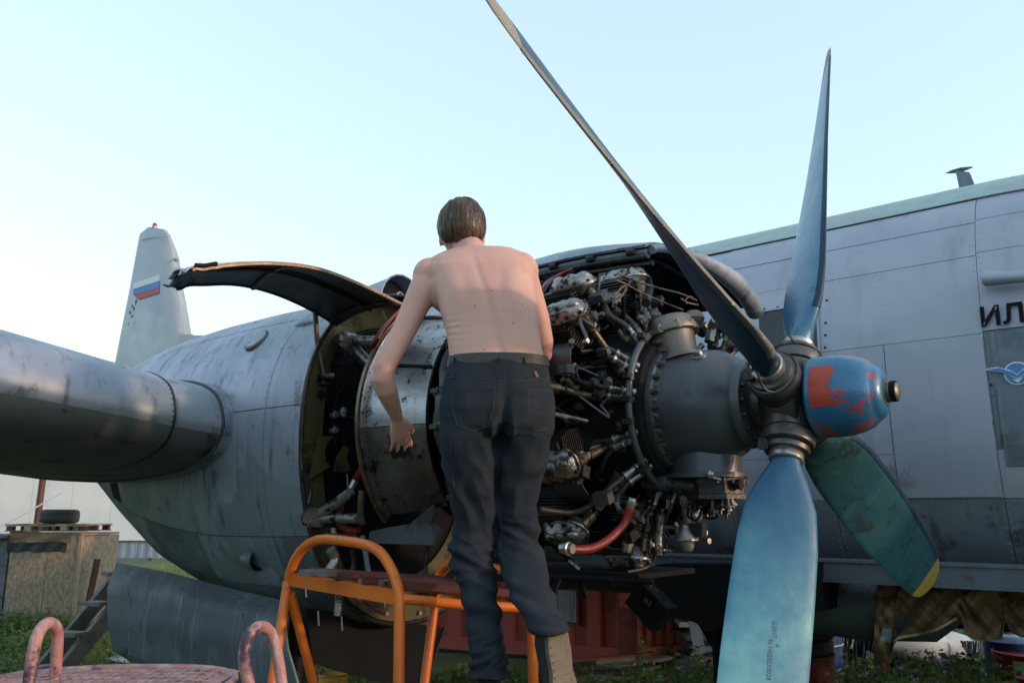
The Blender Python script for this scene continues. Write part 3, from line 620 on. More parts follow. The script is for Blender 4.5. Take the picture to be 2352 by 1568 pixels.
# intake pipes: dark fat tubes behind
for k in range(14):
    th = 77+25.7*k; mb = MB(); mb.tube([pol(1.35,.40,th), pol(1.2,.50,th+3), pol(1.05,.52,th+6)], .03, 10, 3); obj('intake_pipe', mb, BLACK, engine)
# ignition ring manifold with its stubs
mb = MB(); mb.tube([pol(.50, .325, 360*k/48) for k in range(49)], .0145, 12, caps=False); ringo = obj('ignition_manifold', mb, GREYCASE, engine, 60)
for th in (128, 163, 178, 192, 225, 95, 260):
    mb = MB(); mb.tube([pol(.50,.325,th-2.2), pol(.50,.325,th+2.2)], .020, 12); mb.box(pol(.50,.35,th), (.03,.02,.02)); obj('pipe_clamp', mb, DARKM, ringo)
def harness(pts, r, f, mat=RUBBER): 
    o = hose(f, pts, r, mat)
    (u0, v0, s0), (u1, v1, s1) = pts[-2], pts[-1]
    a = lX(*f(u0, v0), s0); b = lX(*f(u1, v1), s1); mb = MB(); c = a.lerp(b, .5)
    mb.tube([a, a.lerp(b,.1), a.lerp(b,.12), a.lerp(b,.45), a.lerp(b,.5), a.lerp(b,.55), b], [r*1.5,r*1.5,r*1.15,r*1.15,r*1.6,r*1.2,r*1.25], 10)
    obj('hose_fitting', mb, ALU, engine, 40); return o
HS = [(c5,[(370,495,.86),(470,490,.82),(600,530,.75),(740,610,.66),(780,680,.62),(900,760,.56),(1000,880,.52)],.013,RUBBER),
 (c5,[(760,560,.72),(830,640,.64),(900,700,.6),(960,755,.56),(1050,880,.52)],.013,RUBBER),
 (c5,[(610,735,.72),(650,820,.68),(720,895,.62),(820,945,.56),(985,1045,.50)],.013,RUBBER),
 (c5,[(520,1080,.74),(600,1025,.70),(680,1022,.64),(740,1000,.60),(800,985,.55),(965,1085,.50)],.012,RUBBER),
 (c5,[(370,1085,.80),(440,1105,.76),(520,1140,.70),(620,1170,.62),(770,1197,.55),(960,1228,.49)],.012,RUBBER),
 (c5,[(400,1318,.78),(520,1275,.72),(620,1245,.66),(760,1248,.56),(950,1285,.49)],.011,RUBBER),
 (c6,[(290,130,.80),(420,147,.74),(520,140,.68),(670,115,.58),(820,65,.50)],.012,RUBBER),
 (c6,[(570,330,.70),(600,290,.66),(630,220,.62),(680,160,.58),(800,115,.50)],.012,RUBBER),
 (c6,[(240,530,.78),(420,550,.72),(540,510,.66),(640,420,.60),(740,335,.56),(870,240,.50)],.012,RUBBER),
 (c6,[(640,490,.62),(700,450,.60),(770,370,.56),(900,270,.50)],.012,RUBBER),
 (c6,[(620,750,.70),(720,765,.66),(780,660,.60),(880,530,.55),(960,430,.50)],.008,RUBBER),
 (c6,[(880,715,.60),(912,640,.56),(900,560,.54),(945,430,.50)],.008,RUBBER),
 (c6,[(760,905,.64),(900,860,.60),(940,720,.56),(1010,540,.50),(1050,430,.46)],.007,RUBBER),
 (c6,[(1085,660,.46),(1085,580,.46),(1120,500,.42)],.007,RUBBER),
 (c5,[(935,500,.72),(965,600,.66),(1000,700,.58),(1030,720,.5)],.012,BRASS),
 (c5,[(990,560,.7),(1020,640,.6),(1060,700,.5)],.010,RUBBER),
 (c6,[(980,680,.5),(1010,740,.5),(1035,755,.5),(1020,780,.5),(940,770,.52)],.005,RUBBER),
 (c6,[(200,560,1.0),(300,720,.95),(420,840,.9),(480,890,.85)],.010,BLACK)]
for f, pts, r, m in HS: harness(pts, r, f, m)
for f, pts, r, m in [(c5,[(560,790,.72),(760,960,.62),(870,1100,.52)],.018,BRASS),(c5,[(725,520,.72),(770,610,.70),(830,760,.62)],.017,BRASS),(c6,[(420,205,.72),(500,180,.68),(620,155,.62)],.016,BRASS),(c6,[(640,440,.64),(700,320,.58)],.016,BRASS),
   (c6,[(765,760,.66),(795,640,.62),(835,500,.56)],.017,BRASS),(c6,[(585,510,.66),(650,400,.62)],.014,BRASS),(c6,[(1095,460,.40),(1110,560,.42),(1120,650,.44)],.014,ALU),(c6,[(950,800,.52),(945,700,.52),(960,560,.5)],.015,ALU),(c5,[(440,1140,.74),(560,1210,.68)],.022,ALU),
   (c5,[(1040,590,.55),(1060,500,.6),(1050,420,.66)],.02,DARKM)]:
    hose(f, pts, r, m, engine, 'metal_tube', 12)
for f, pts, r in [(c5,[(985,960,.60),(935,1110,.60),(905,1300,.60),(880,1500,.60)],.013),(c6,[(745,30,.60),(750,160,.60),(768,300,.60)],.013),(c6,[(775,525,.50),(740,620,.52),(640,715,.54),(540,765,.57),(420,770,.60)],.0155),(c5,[(290,520,1.05),(340,450,1.02),(430,385,1.0),(520,350,.95)],.007)]:
    hose(f, pts, r, REDH, engine, 'red_hose', 12)
for f, u, v, s, d in [(c6,780,500,.58,(.3,0,1)),(c6,400,765,.60,(1,0,0)),(c6,600,490,.66,(.5,0,.8)),(c6,760,745,.62,(.2,0,1)),(c5,1130,860,.5,(1,0,.1)),(c5,620,740,.72,(1,0,0)),(c5,590,690,.74,(1,0,0))]:
    ferrule(f, u, v, s, d, .020, .05, SILV)
# wires across the top
for pts in ([(835,380),(1000,445),(1150,490),(1290,525),(1400,572)], [(830,430),(900,460),(1030,530),(1200,600),(1300,640)], [(1330,600),(1320,570),(1350,545),(1380,560)], [(800,620),(850,560),(895,500),(880,470),(800,560)], [(1290,560),(1340,590),(1410,605)]):
    hose(c5, [(u, v, .55) for u, v in pts], .0045, EDGE, engine, 'wire', 6)
# odd fittings on the manifold and dark clutter
for f, u, v, s, r in [(c6,640,180,.6,.012)]: pass
random.seed(3)
for k in range(110):
    th = random.uniform(60, 310); r0 = random.uniform(.30,.56); s0 = random.uniform(.54,.74)
    P = pol(s0, r0, th); mb = MB(); kx = random.random()
    if kx < .4: mb.tube([P, P+Vector((random.uniform(-.05,.05), random.uniform(-.06,.06), random.uniform(-.06,.06))), P+Vector((random.uniform(-.1,.05), random.uniform(-.1,.1), random.uniform(-.1,.1)))], random.uniform(.004,.010), 7, 3); obj('small_pipe', mb, random.choice((DARKM, BLACK, GREYCASE)), engine)
    elif kx < .75: mb.hexb(P, (random.uniform(.2,1), random.uniform(-1,0), random.uniform(-1,1)), random.uniform(.008,.02), random.uniform(.015,.04)); obj('union_nut', mb, random.choice((DARKM, ALU, GREYCASE)), engine, 30)
    else: mb.box(P, (random.uniform(.03,.07), random.uniform(.02,.05), random.uniform(.02,.06)), Matrix.Rotation(random.uniform(0,3), 3, 'X')); obj('bracket', mb, random.choice((DARKM, GREYCASE)), engine, 0)
# reduction gear case
mb = MB(); mb.lathe((0,0,HZ), (-1,0,0), [(.13,.10),(.135,.165),(.165,.17),(.17,.15),(.185,.155),(.21,.19),(.26,.218),(.34,.228),(.445,.234),(.452,.252),(.475,.254),(.50,.252),(.50,.2)], 56)
gb = obj('gear_case', mb, GREYCASE, engine, 40)
for k in range(24):
    th = 15*k+4; mb = MB(); P = pol(.452, .242, th); mb.hexb(P, (1,0,0), .0105, .014); mb.lathe(P+Vector((.014,0,0)), (1,0,0), [(0,.005),(.012,.005)], 8); obj('case_nut', mb, HUBM, gb, 30)
    mb = MB(); mb.ball(pol(.452, .222, th+7.5), .024, 10, (1.3,.8,.8)); obj('case_boss', mb, GREYCASE, gb, 60)
for k in range(16):
    th = 22.5*k; mb = MB(); mb.hexb(pol(.134, .145, th), (1,0,0), .009, .014); obj('flange_nut', mb, DARKM, gb, 30)
mb = MB(); a = lX(*c5(1555,1100), .34); er, _ = frame3(110); mb.lathe(pol(.30,.215,125), pol(0,1,125)-pol(0,0,125), [(0,.03),(.012,.03),(.014,.018),(.03,.016),(.032,.008)], 14); obj('oil_plug', mb, ALU, gb, 40)
# governor housing on top
top = lY(*c5(1200,715), -.05); bot = lY(*c5(1285,1015), -.05); d = (top-bot); L = d.length
mb = MB(); mb.lathe(bot, d, [(0,.108),(.012,.108),(.014,.085),(.05,.080),(L*.60,.088),(L*.62,.108),(L*.68,.110),(L*.72,.110),(L*.74,.094),(L*.90,.092),(L*.97,.088),(L,.080),(L+.003,.05)], 28); gov = obj('governor_housing', mb, WARMCASE, engine, 40)
for k in range(8):
    a = 2*PI*k/8; dd = d.normalized(); u = dd.orthogonal().normalized(); q = dd.cross(u); P = bot+dd*(L*.60)+(u*math.cos(a)+q*math.sin(a))*.098
    mb = MB(); mb.lathe(P, dd, [(0,.014),(L*.13,.014)], 10); mb.hexb(P+dd*(L*.13), dd, .009, .012); obj('governor_lug', mb, WARMCASE, gov, 40)
for zz in (.25, .45): 
    mb = MB(); P = bot+d*zz+Vector((-.03,-.075,0)); mb.box(P, (.055,.02,.018)); obj('governor_rib', mb, WARMCASE, gov, 0)
for px, py in (c5(1080,690), c5(1380,700)):
    P = lY(px, py, .05); mb = MB(); mb.ball(P, .045, 12, (1,1,.8)); obj('governor_boss', mb, WARMCASE, gov)
# valves and cocks behind, catching light
random.seed(11)
for k in range(26):
    u = random.uniform(1440,1660); v = random.uniform(740,1000); P = lY(*c5(u, v), .12+random.uniform(0,.15)); mb = MB()
    mb.hexb(P, (random.uniform(-1,1), random.uniform(-1,1), random.uniform(-1,1)), random.uniform(.012,.024), random.uniform(.03,.07)); obj('valve_fitting', mb, random.choice((ALU, DARKM, WARMCASE)), engine, 30)
mb = MB(); mb.sheet(lambda u, v: lY(*c5(1590+u*170, 1010+30*math.sin(u*3)+v*95), -.03+.25*v*0), lin(0,1,8), lin(0,1,3), .02); obj('mount_flange', mb, WARMCASE, gb, 40)
# lower case and sump
cx_ = lY(1618, 1000, -.02)
mb = MB(); mb.loft([[Vector((cx_.x+(.135+e_)*math.cos(t)*(1.0 if math.cos(t) > 0 else 1.1), -.01+(.13+e_)*math.sin(t), z)) for t in [2*PI*k/32 for k in range(32)]] for z, e_ in ((2.25,.0),(2.12,-.005),(2.055,0),(2.053,.018),(2.035,.018),(2.034,-.01))]); lo = obj('lower_case', mb, GREYCASE, engine, 40)
for k in range(14):
    t = 2*PI*k/14; mb = MB(); mb.hexb((cx_.x+.145*math.cos(t), -.01+.14*math.sin(t), 2.024), (0,0,-1), .009, .012); obj('flange_nut', mb, DARKM, lo, 30)
mb = MB(); mb.loft([[Vector((cx_.x+.02+a*math.cos(t), -.01+b*math.sin(t), z)) for t in [PI/4+2*PI*k/8 for k in range(8)]] for z, a, b in ((2.033,.125,.12),(1.975,.125,.115),(1.972,.135,.12),(1.955,.135,.12),(1.952,.08,.08),(1.93,.06,.06))]); su = obj('sump_block', mb, DARKM, engine, 30)
mb = MB(); mb.tube([lY(*c6(860,372), -.1), lY(*c6(900,372), -.1), lY(*c6(905,372), -.1), lY(*c6(1000,375), -.1), lY(*c6(1010,376), -.1), lY(*c6(1180,395), -.1)], [.026,.026,.032,.032,.022,.018], 14); obj('drive_tube', mb, GREYCASE, su, 40)
mb = MB(); mb.tube([lY(*c6(1380,380), -.05), lY(*c6(1440,380), -.05)], [.014,.022], 10); obj('sump_plug', mb, DARKM, su, 40)
mb = MB(); mb.ball(lY(*c6(1255,322), -.15), .018, 12); obj('white_cap', mb, SILV, su)
mb = MB(); mb.tube([lY(*c6(1265,340), -.15), lY(*c6(1320,355), -.15)], .006, 8); obj('cap_stem', mb, SILV, su)
for k in range(16):
    u = random.uniform(1150,1400); P = lY(*c6(u, 470), random.uniform(-.1,.08)); mb = MB(); L_ = random.uniform(.02,.075)
    mb.lathe(P, (0,0,-1), [(0,.008),(L_*.5,.008),(L_*.5,.016),(L_*.75,.016),(L_*.76,.006),(L_,.006)], 8); obj('drain_fitting', mb, random.choice((DARKM, HUBM, BLACK)), su, 30)
for pts in ([(1160,520),(1140,560),(1170,600),(1200,540)], [(1210,575),(1250,585),(1295,575),(1290,560)], [(1130,520),(1120,570),(1150,590)], [(1250,470),(1255,530),(1240,560)]):
    mb = MB(); mb.tube([lY(*c6(u, v), -.08) for u, v in pts], .005, 6, 4); obj('small_pipe', mb, BLACK, su)
P = lX(*c6(1115,700), .44); mb = MB(); mb.lathe(P+Vector((0,0,.09)), (0,0,-1), [(0,.014),(.03,.016),(.06,.03),(.085,.045),(.10,.046),(.102,.03),(.12,.028),(.14,.02),(.145,.01)], 20); obj('oil_strainer', mb, ALU, engine, 40)
mb = MB(); mb.box(P+Vector((.05,0,.03)), (.05,.04,.05)); obj('strainer_body', mb, DARKM, engine, 0)
for u, v in ((1195,670),(1215,718)): mb = MB(); mb.hexb(lX(*c6(u, v), .42), (1,-.3,0), .012, .03); obj('union_nut', mb, SILV, engine, 30)
mb = MB(); mb.box((-1.0, .02, 1.67), (.9,.45,.02)); mb.tube([lX(1235,1322,.95), lX(1500,1335,.5)], .012, 8); obj('lower_tray', mb, BLACK, engine, 0)
for a_, b_ in (((350,950),(320,1020)), ((470,940),(510,1055)), ((640,960),(660,978))):
    mb = MB(); mb.bar(lX(*c6(*a_), .8), lX(*c6(*b_), .8), .02, .012); obj('hanging_bracket', mb, BLACK, engine, 0)
# cable from the nose to the propeller
# ---- opened cowl panels
def arcf(tab):
    def f(t):
        t = max(0, min(1, t))*(len(tab)-1); i = min(int(t), len(tab)-2); u = t-i
        p0 = tab[max(i-1,0)]; p1 = tab[i]; p2 = tab[i+1]; p3 = tab[min(i+2,len(tab)-1)]
        return [.5*((2*b)+(c-a)*u+(2*a-5*b+4*c-d)*u*u+(3*b-a-3*c+d)*u**3) for a, b, c, d in zip(p0, p1, p2, p3)]
    return f
fa = arcf([(-.575,2.800),(-.80,2.838),(-1.04,2.858),(-1.27,2.828),(-1.50,2.76),(-1.62,2.705)])
ra = arcf([(-.515,2.800),(-.71,2.855),(-.90,2.885),(-1.08,2.882),(-1.26,2.84),(-1.40,2.795)])
def cow(t, v, off=0):
    a, b = fa(t), ra(t); s = 1.47+v*.53
    cr = max(0, (t-.72)/.28); n1 = noise.noise(Vector((t*22, v*6, 0)))*.022*cr+ .02*cr*math.sin(v*9+t*30)*.5
    return Vector((-s+cr*.05*noise.noise(Vector((t*9, 3, 0))), a[0]*(1-v)+b[0]*v, a[1]*(1-v)+b[1]*v+n1+off+.03*math.sin(PI*v)))
def cow_in(i_, j_): return cow(i_*(1-.05*max(0, math.sin(j_*17)+.2*math.sin(j_*41))), j_)
mb = MB(); mb.sheet(lambda u, v: cow_in(u, v), lin(0,1,60), lin(0,1,16), .006); cw = obj('cowl_panel', mb, [SKIN], plane, 50, label='raised near cowl panel with torn outer end')
mb = MB(); mb.sheet(lambda u, v: cow(u, v, -.008), lin(.0,.93,50), lin(.01,.99,10), .002); obj('inner_skin', mb, UNDER, cw, 50)
mb = MB(); mb.tube([cow(t, .0, -.012) for t in lin(0,.9,40)], .010, 6, flat=.8); obj('panel_edge', mb, EDGE, cw)
mb = MB(); mb.tube([cow(t, 1.0, -.008) for t in lin(0,.9,40)], .009, 6); obj('panel_edge', mb, UNDER, cw)
mb = MB(); mb.tube([cow(t, .45, -.02) for t in lin(0.02,.8,30)], .014, 6, flat=.6); obj('panel_rib', mb, UNDER, cw)
for tt in (.06, .5): mb = MB(); mb.tube([cow(tt, v, -.016) for v in lin(0,1,8)], .012, 6, flat=.6); obj('panel_rib', mb, UNDER if tt > .1 else DARKM, cw)
mb = MB(); mb.tube([cow(t, -.01, .004) for t in (.78,.84,.88)], .008, 6); obj('tear_slot', mb, BLACK, cw)
mb = MB(); mb.ball(cow(.99,.1), .018, 8, (1.6,.8,.5)); obj('torn_latch', mb, DARKM, cw)
for k in range(0):
    a = cow(.99, .15+.25*k); mb = MB(); mb.prism([a, a+Vector((-.02,.10,0)), a+Vector((-.06,.06,-.05-.03*k))], (0,.2,1), .004); obj('torn_flap', mb, SKIN, cw, 0)
# prop rod of the panel
st = [lX(*c3(262,400), 2.0), lX(*c3(275,560), 2.0), lX(*c3(290,780), 2.02), lX(*c3(320,960), 2.02), lX(*c3(350,1075), 2.0)]
mb = MB(); mb.tube(st, .0125, 12, 4); pr0 = obj('prop_rod', mb, WARMCASE, plane)
mb = MB(); P = st[-1]; mb.box(P+Vector((0,0,-.01)), (.05,.05,.05)); mb.tube([P+Vector((0,-.01,0)), P+Vector((.085,-.02,.0))], .011, 10); obj('rod_bracket', mb, ALU, pr0, 30)
# far cowl: raised arched panel over the engine with a rounded front lip
ff = arcf([(.02,3.03),(.10,3.06),(.325,3.093),(.59,3.105),(.88,3.08),(1.06,3.02),(1.125,2.985)])
def fcw(t, v, off=0): a = ff(t); s = .60+v*1.4; a = (a[0], a[1]+.10*math.sin(PI*min(1,v*1.25))*math.sin(PI*min(1,max(0,t*.8+.1)))); c = Vector((0, a[0]-.6, (a[1]-2.3))).normalized(); return Vector((-s, a[0], a[1]-.02*v))+c*off
mb = MB(); mb.sheet(lambda u, v: fcw(u, v), lin(0,1,40), lin(0,1,14), .012); fc = obj('cowl_panel', mb, SKIN, plane, 50, label='arched far cowl panel standing open above the engine')
mb = MB(); mb.sheet(lambda u, v: fcw(u, v, -.02), lin(0,.98,40), lin(.02,.99,10), .003); obj('inner_skin', mb, BLACK, fc, 50)
mb = MB(); mb.tube([fcw(0, v, -.03) for v in lin(0,1,14)], .022, 8); obj('hinge_rail', mb, SKIN_DIRTY, fc)
mb = MB(); mb.tube([fcw(0, v, -.075)+Vector((0,.01,0)) for v in lin(0,1,14)], .012, 6); obj('hinge_rail', mb, DARKM, fc)
for k in range(7): mb = MB(); P = fcw(0, .05+k*.15, -.02); mb.lathe(P-Vector((.02,0.02,0)), (1,0,0), [(0,.016),(.04,.016)], 8); obj('hinge_knuckle', mb, DARKM, fc)
mb = MB(); T = lin(.02, 1.0, 40); mb.tube([fcw(t, 0, -.02-.02*max(0,t-.3))+Vector((.02,0,0)) for t in T], [.018+.030*max(0,min(1,(t-.25)/.4)) for t in T], 16); lip = obj('cowl_lip', mb, SKIN, fc)
mb = MB(); mb.ball(fcw(1,0,-.035)+Vector((.02,0,-.005)), .048, 14); obj('lip_end', mb, SKIN_DIRTY, fc)
mb = MB()
for k in range(120):
    t = .35+.6*random.random(); rivet(fcw(t, random.choice((.05,.09,-.02)), .018), (0,.2,1), .004)
obj('rivets', mb, DARKM, fc, 0, kind='stuff')
for k in range(5):
    P = fcw(.35+.12*k, .5, -.05); mb = MB(); mb.tube([fcw(t, .15+.2*k, -.03) for t in lin(.05,.98,16)], .014, 6); obj('panel_rib', mb, UNDER, fc)
# ducts and boxes in the roof of the bay
for u0, v0, u1, v1, s, m in ((960,260,1090,300,.95,GREYCASE),(970,300,1010,440,.9,ALU),(840,330,1030,430,1.0,GREYCASE),(290,350,420,420,1.3,GREYCASE),(570,265,610,330,1.1,DARKM),(760,380,830,470,.8,ALU)):
    a = lX(*c5(u0, v0), s); b = lX(*c5(u1, v1), s); mb = MB(); mb.box((a+b)/2, (.08, abs(a.y-b.y)+.01, abs(a.z-b.z)+.01)); obj('duct_box', mb, m, engine, 0)
hose(c5, [(610,300,1.0),(650,305,1.0),(680,340,1.0),(640,360,1.0),(560,350,1.0)], .018, OLIVE, engine, 'green_hose')
hose(c5, [(290,520,1.1),(340,450,1.1),(430,390,1.1),(520,350,1.1)], .014, BLUE, engine, 'blue_hose')

# ---- propeller
A0 = 66.26
def hubp(x, y=0, z=0): return Vector((x, y, HZ+z))
mb = MB(); mb.lathe(hubp(-.13), (1,0,0), [(0,.10),(.02,.105),(.04,.10),(.05,.115),(.09,.13),(.14,.14),(.185,.142),(.19,.12)], 40); prop = obj('propeller', mb, HUBM, plane, 40, label='four bladed propeller with steel hub')
mb = MB(); mb.lathe(hubp(-.135), (1,0,0), [(-.012,.165),(0,.165)], 40); obj('hub_backplate', mb, BLACK, prop)
BT = [(.215,.046,.046,62),(.26,.052,.046,62),(.33,.085,.038,60),(.42,.118,.030,58),(.55,.134,.024,54),(.75,.143,.019,47),(.95,.148,.015,42),(1.2,.147,.0125,37),(1.5,.138,.010,33),(1.7,.125,.008,31),(1.8,.112,.007,30.5),(1.86,.088,.006,30),(1.89,.055,.005,30),(1.9,.02,.004,30)]
def bsec(th, r, off=0, full=True):
    hw, ht, be = interp(BT, r); d = Vector((0, math.cos(R(th)), math.sin(R(th)))); t = Vector((0, -math.sin(R(th)), math.cos(R(th)))); a = Vector((1,0,0))
    c = t*math.cos(R(be))+a*math.sin(R(be)); n = d.cross(c); return hubp(0)+d*r, c, n, hw, ht
def blade_ring(th, r, off=0, n=24, lo=None, hi=None):
    O_, c, nn, hw, ht = bsec(th, r); out = []
    for k in range(n):
        a = 2*PI*k/n; x = math.cos(a); y = math.sin(a); k2 = .5*(1+x)*.5+.75
        out.append(O_+c*(x*(hw+off))+nn*(y*(ht*k2*(1.0 if hw < .06 else .9)+off)))
    return out
OLDTIP = M('worn_tip_paint', (.26,.22,.15), (.20,.18,.15), 9, .55, 0, .05, 50, dirt=(.12,.14,.17), dsc=14, dth=.55)
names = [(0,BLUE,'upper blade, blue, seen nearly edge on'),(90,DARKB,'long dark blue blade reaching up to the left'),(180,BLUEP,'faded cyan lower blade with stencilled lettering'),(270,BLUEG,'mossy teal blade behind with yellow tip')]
blades = []
for k, m, lb in names:
    th = A0+k; er, et = frame3(th); O_ = hubp(0)
    mb = MB(); mb.lathe(O_, er, [(.02,.10),(.12,.088),(.135,.088),(.137,.082),(.142,.082),(.145,.092),(.165,.095),(.185,.092),(.188,.086),(.194,.086),(.197,.080),(.215,.078),(.218,.06),(.225,.058)], 32); obj('blade_socket', mb, HUBM, prop, 40)
    mb = MB(); mb.tube([O_+er*.192+(et*math.cos(a)+Vector((1,0,0))*math.sin(a))*.089 for a in [2*PI*j/24 for j in range(25)]], .004, 6); obj('clamp_ring', mb, DARKM, prop)
    mb = MB(); mb.box(O_+er*.18+Vector((-.06,-.06,0)), (.035,.03,.04)); obj('clamp_lug', mb, DARKM, prop, 0)
    mb = MB(); mb.lathe(O_, er, [(.215,.0555),(.222,.0605),(.245,.0605),(.25,.056)], 28); obj('silver_collar', mb, SILV, prop, 40)
    rs = [.215,.26,.29,.33,.37,.42,.48,.55,.65,.75,.85,.95,1.08,1.2,1.35,1.5,1.6,1.7,1.77]
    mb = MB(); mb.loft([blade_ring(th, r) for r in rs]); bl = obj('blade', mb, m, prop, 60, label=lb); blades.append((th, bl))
    mb = MB(); mb.loft([blade_ring(th, r, .0004) for r in (1.77,1.79,1.82,1.84,1.86,1.875,1.89,1.9)]); obj('blade_tip', mb, (YEL if k == 270 else OLDTIP), bl, 60)
    # leading edge strip
    def strip(r, lo=-.45, hi=.45):
        O2, c, nn, hw, ht = bsec(th, r); out = []
        for a in (-2*PI/12, -PI/12, 0, PI/12, 2*PI/12):
            jag = .0
            k2 = .5*(1+math.cos(a))*.5+.75; out.append(O2+c*(math.cos(a)*(hw+.0022))+nn*(math.sin(a)*(ht*k2*.9+.0025)))
        return out
    if k != 180:
        mb = MB(); mb.loft([strip(r) for r in rs[4:]], closed=False); obj('edge_strip', mb, BOOT if k == 90 else DARKB, bl, 60)
        if k == 90:
            mb = MB()
            for j in range(9):
                r = random.uniform(.5,1.5); O2, c, nn, hw, ht = bsec(th, r); mb.ball(O2+c*(hw+.001), random.uniform(.002,.006), 6, (1,1,1.5))
            obj('edge_damage', mb, EDGE, bl, 0, kind='stuff')
    mb = MB(); O2, c, nn, hw, ht = bsec(th, .3); mb.tube([O_+er*.2+et*.085+Vector((.02,0,0)), O_+er*.24+et*.09, O_+er*.30+et*.07*math.cos(.5)], .004, 6, 3); obj('deicer_wire', mb, RUBBER, prop)
# spinner dome
mb = MB(); mb.lathe(hubp(0), (1,0,0), [(.092,.143),(.097,.149),(.106,.149),(.111,.145),(.15,.146),(.20,.143),(.24,.134),(.275,.119),(.30,.098),(.302,.094),(.312,.090),(.325,.072),(.330,.055)], 48); sp = obj('spinner_dome', mb, SPIN, prop, 60, label='blue spinner dome with peeling red paint')
# red square of old paint on the near side
mb = MB(); 
def spn(x, a, off): r = interp([(.105,.146),(.15,.146),(.19,.143),(.24,.134)], x)[0]+off; return hubp(x, -r*math.cos(a), r*math.sin(a))
mb.sheet(lambda u, v: spn(.114+u*(.080+.030*noise.noise(Vector((v*5, 1.7, 0)))+.008*noise.noise(Vector((v*19, 4.1, 0)))), R(-20)+v*R(60)+.10*(u-.5)*noise.noise(Vector((u*5, v*1.2, 3))), .0012), lin(0,1,10), lin(0,1,60), .0006); obj('red_paint_patch', mb, REDP, sp, 60)
mb = MB(); mb.lathe(hubp(.325), (1,0,0), [(0,.052),(.008,.05),(.009,.036),(.02,.036),(.022,.030),(.04,.030),(.046,.022)], 20); obj('spinner_cap', mb, WARMCASE, sp, 40)
mb = MB(); mb.lathe(hubp(.347), (1,0,0), [(0,.0365),(.016,.0365)], 20); obj('cap_groove', mb, BLACK, sp, 40)
# stencilled lettering on the lower blade
th = A0+180
def bl_text(px0, py0, px1, py1, txt, hpx):
    """lettering lying on the camera-facing side of the lower blade, running along it"""
    bvh = BVHTree.FromPolygons([tow(v) for v in [vv for vv in MB_lo.v]], MB_lo.f)
    return bvh
MB_lo = MB(); MB_lo.loft([blade_ring(th, r) for r in (.48,.65,.95,1.2,1.5,1.77)])
bv = BVHTree.FromPolygons([tow(v) for v in MB_lo.v], MB_lo.f)
def hit(bv, px, py, off=.0015):
    r = ray(px, py).normalized(); h = bv.ray_cast(CAM, r)
    return h[0]-r*off if h[0] else None
def blade_text(txt, px0, py0, px1, py1, hpx, name='lettering'):
    d = Vector((px1-px0, py1-py0)); L = d.length; d.normalize(); n = Vector((d.y, -d.x))      # letters' up direction
    cu = bpy.data.curves.new('t', 'FONT'); cu.body = txt; cu.size = 1; cu.resolution_u = 2
    to = bpy.data.objects.new('t', cu); coll.objects.link(to); bpy.context.view_layer.update()
    me = bpy.data.meshes.new_from_object(to.evaluated_get(bpy.context.evaluated_depsgraph_get())); bpy.data.objects.remove(to)
    wx = max(v.co.x for v in me.vertices); vs = []
    for v in me.vertices:
        px = px0+d.x*v.co.x/wx*L+n.x*v.co.y*hpx/.72; py = py0+d.y*v.co.x/wx*L+n.y*v.co.y*hpx/.72
        h = hit(bv, px, py) or wY(px, py, 2.5); vs.append(tol(h))
    mb = MB(); mb.v = vs; mb.f = [tuple(p.vertices) for p in me.polygons]; bpy.data.meshes.remove(me); return obj(name, mb, MATS['blade_ink'], blades[2][1], 0, recalc=False)
M('blade_ink', (.012,.05,.10), (.018,.06,.11), 9, .6, 0, 0)
a = c8(178,1195); b = c8(152,1292); blade_text('ВИНТ', a[0]-3, a[1], a[0]-6, a[1]+40, 12)
blade_text('N Н020210028', a[0]-12, a[1]+42, a[0]-17, a[1]+136, 11)
blade_text('4', a[0]+4, a[1]+53, a[0]+3.5, a[1]+60, 10)
# ================================================================== GROUND AND THINGS AROUND
def Mgrass():
    m = M('grass_ground', (.06,.088,.034), (.09,.105,.048), .9, .95, 0, .6, 9, dirt=(.16,.12,.08), dsc=.55, dth=.60, contrast=.12); return m
GR = Mgrass()
mb = MB(); n_ = 60
def gz(x, y):
    return 0.0 if (x*x+y*y) < 1 else .03*noise.noise(Vector((x*.35, y*.35, 0)))
ax_ = sorted(set([-1500,-500,-150,-60,-30]+[-16+.8*i for i in range(41)]+[25,40,80,200,600,1500]))
mb.sheet(lambda x, y: Vector((x, y, gz(x, y))), ax_, sorted(set([-1500,-400,-100,-30,-12]+[-6+.8*i for i in range(52)]+[45,60,90,150,300,700,2500])))
g_ = obj('ground', mb, GR, None, 180, kind='structure')
def at(px, py, z=0): return wZ(px, py, z)
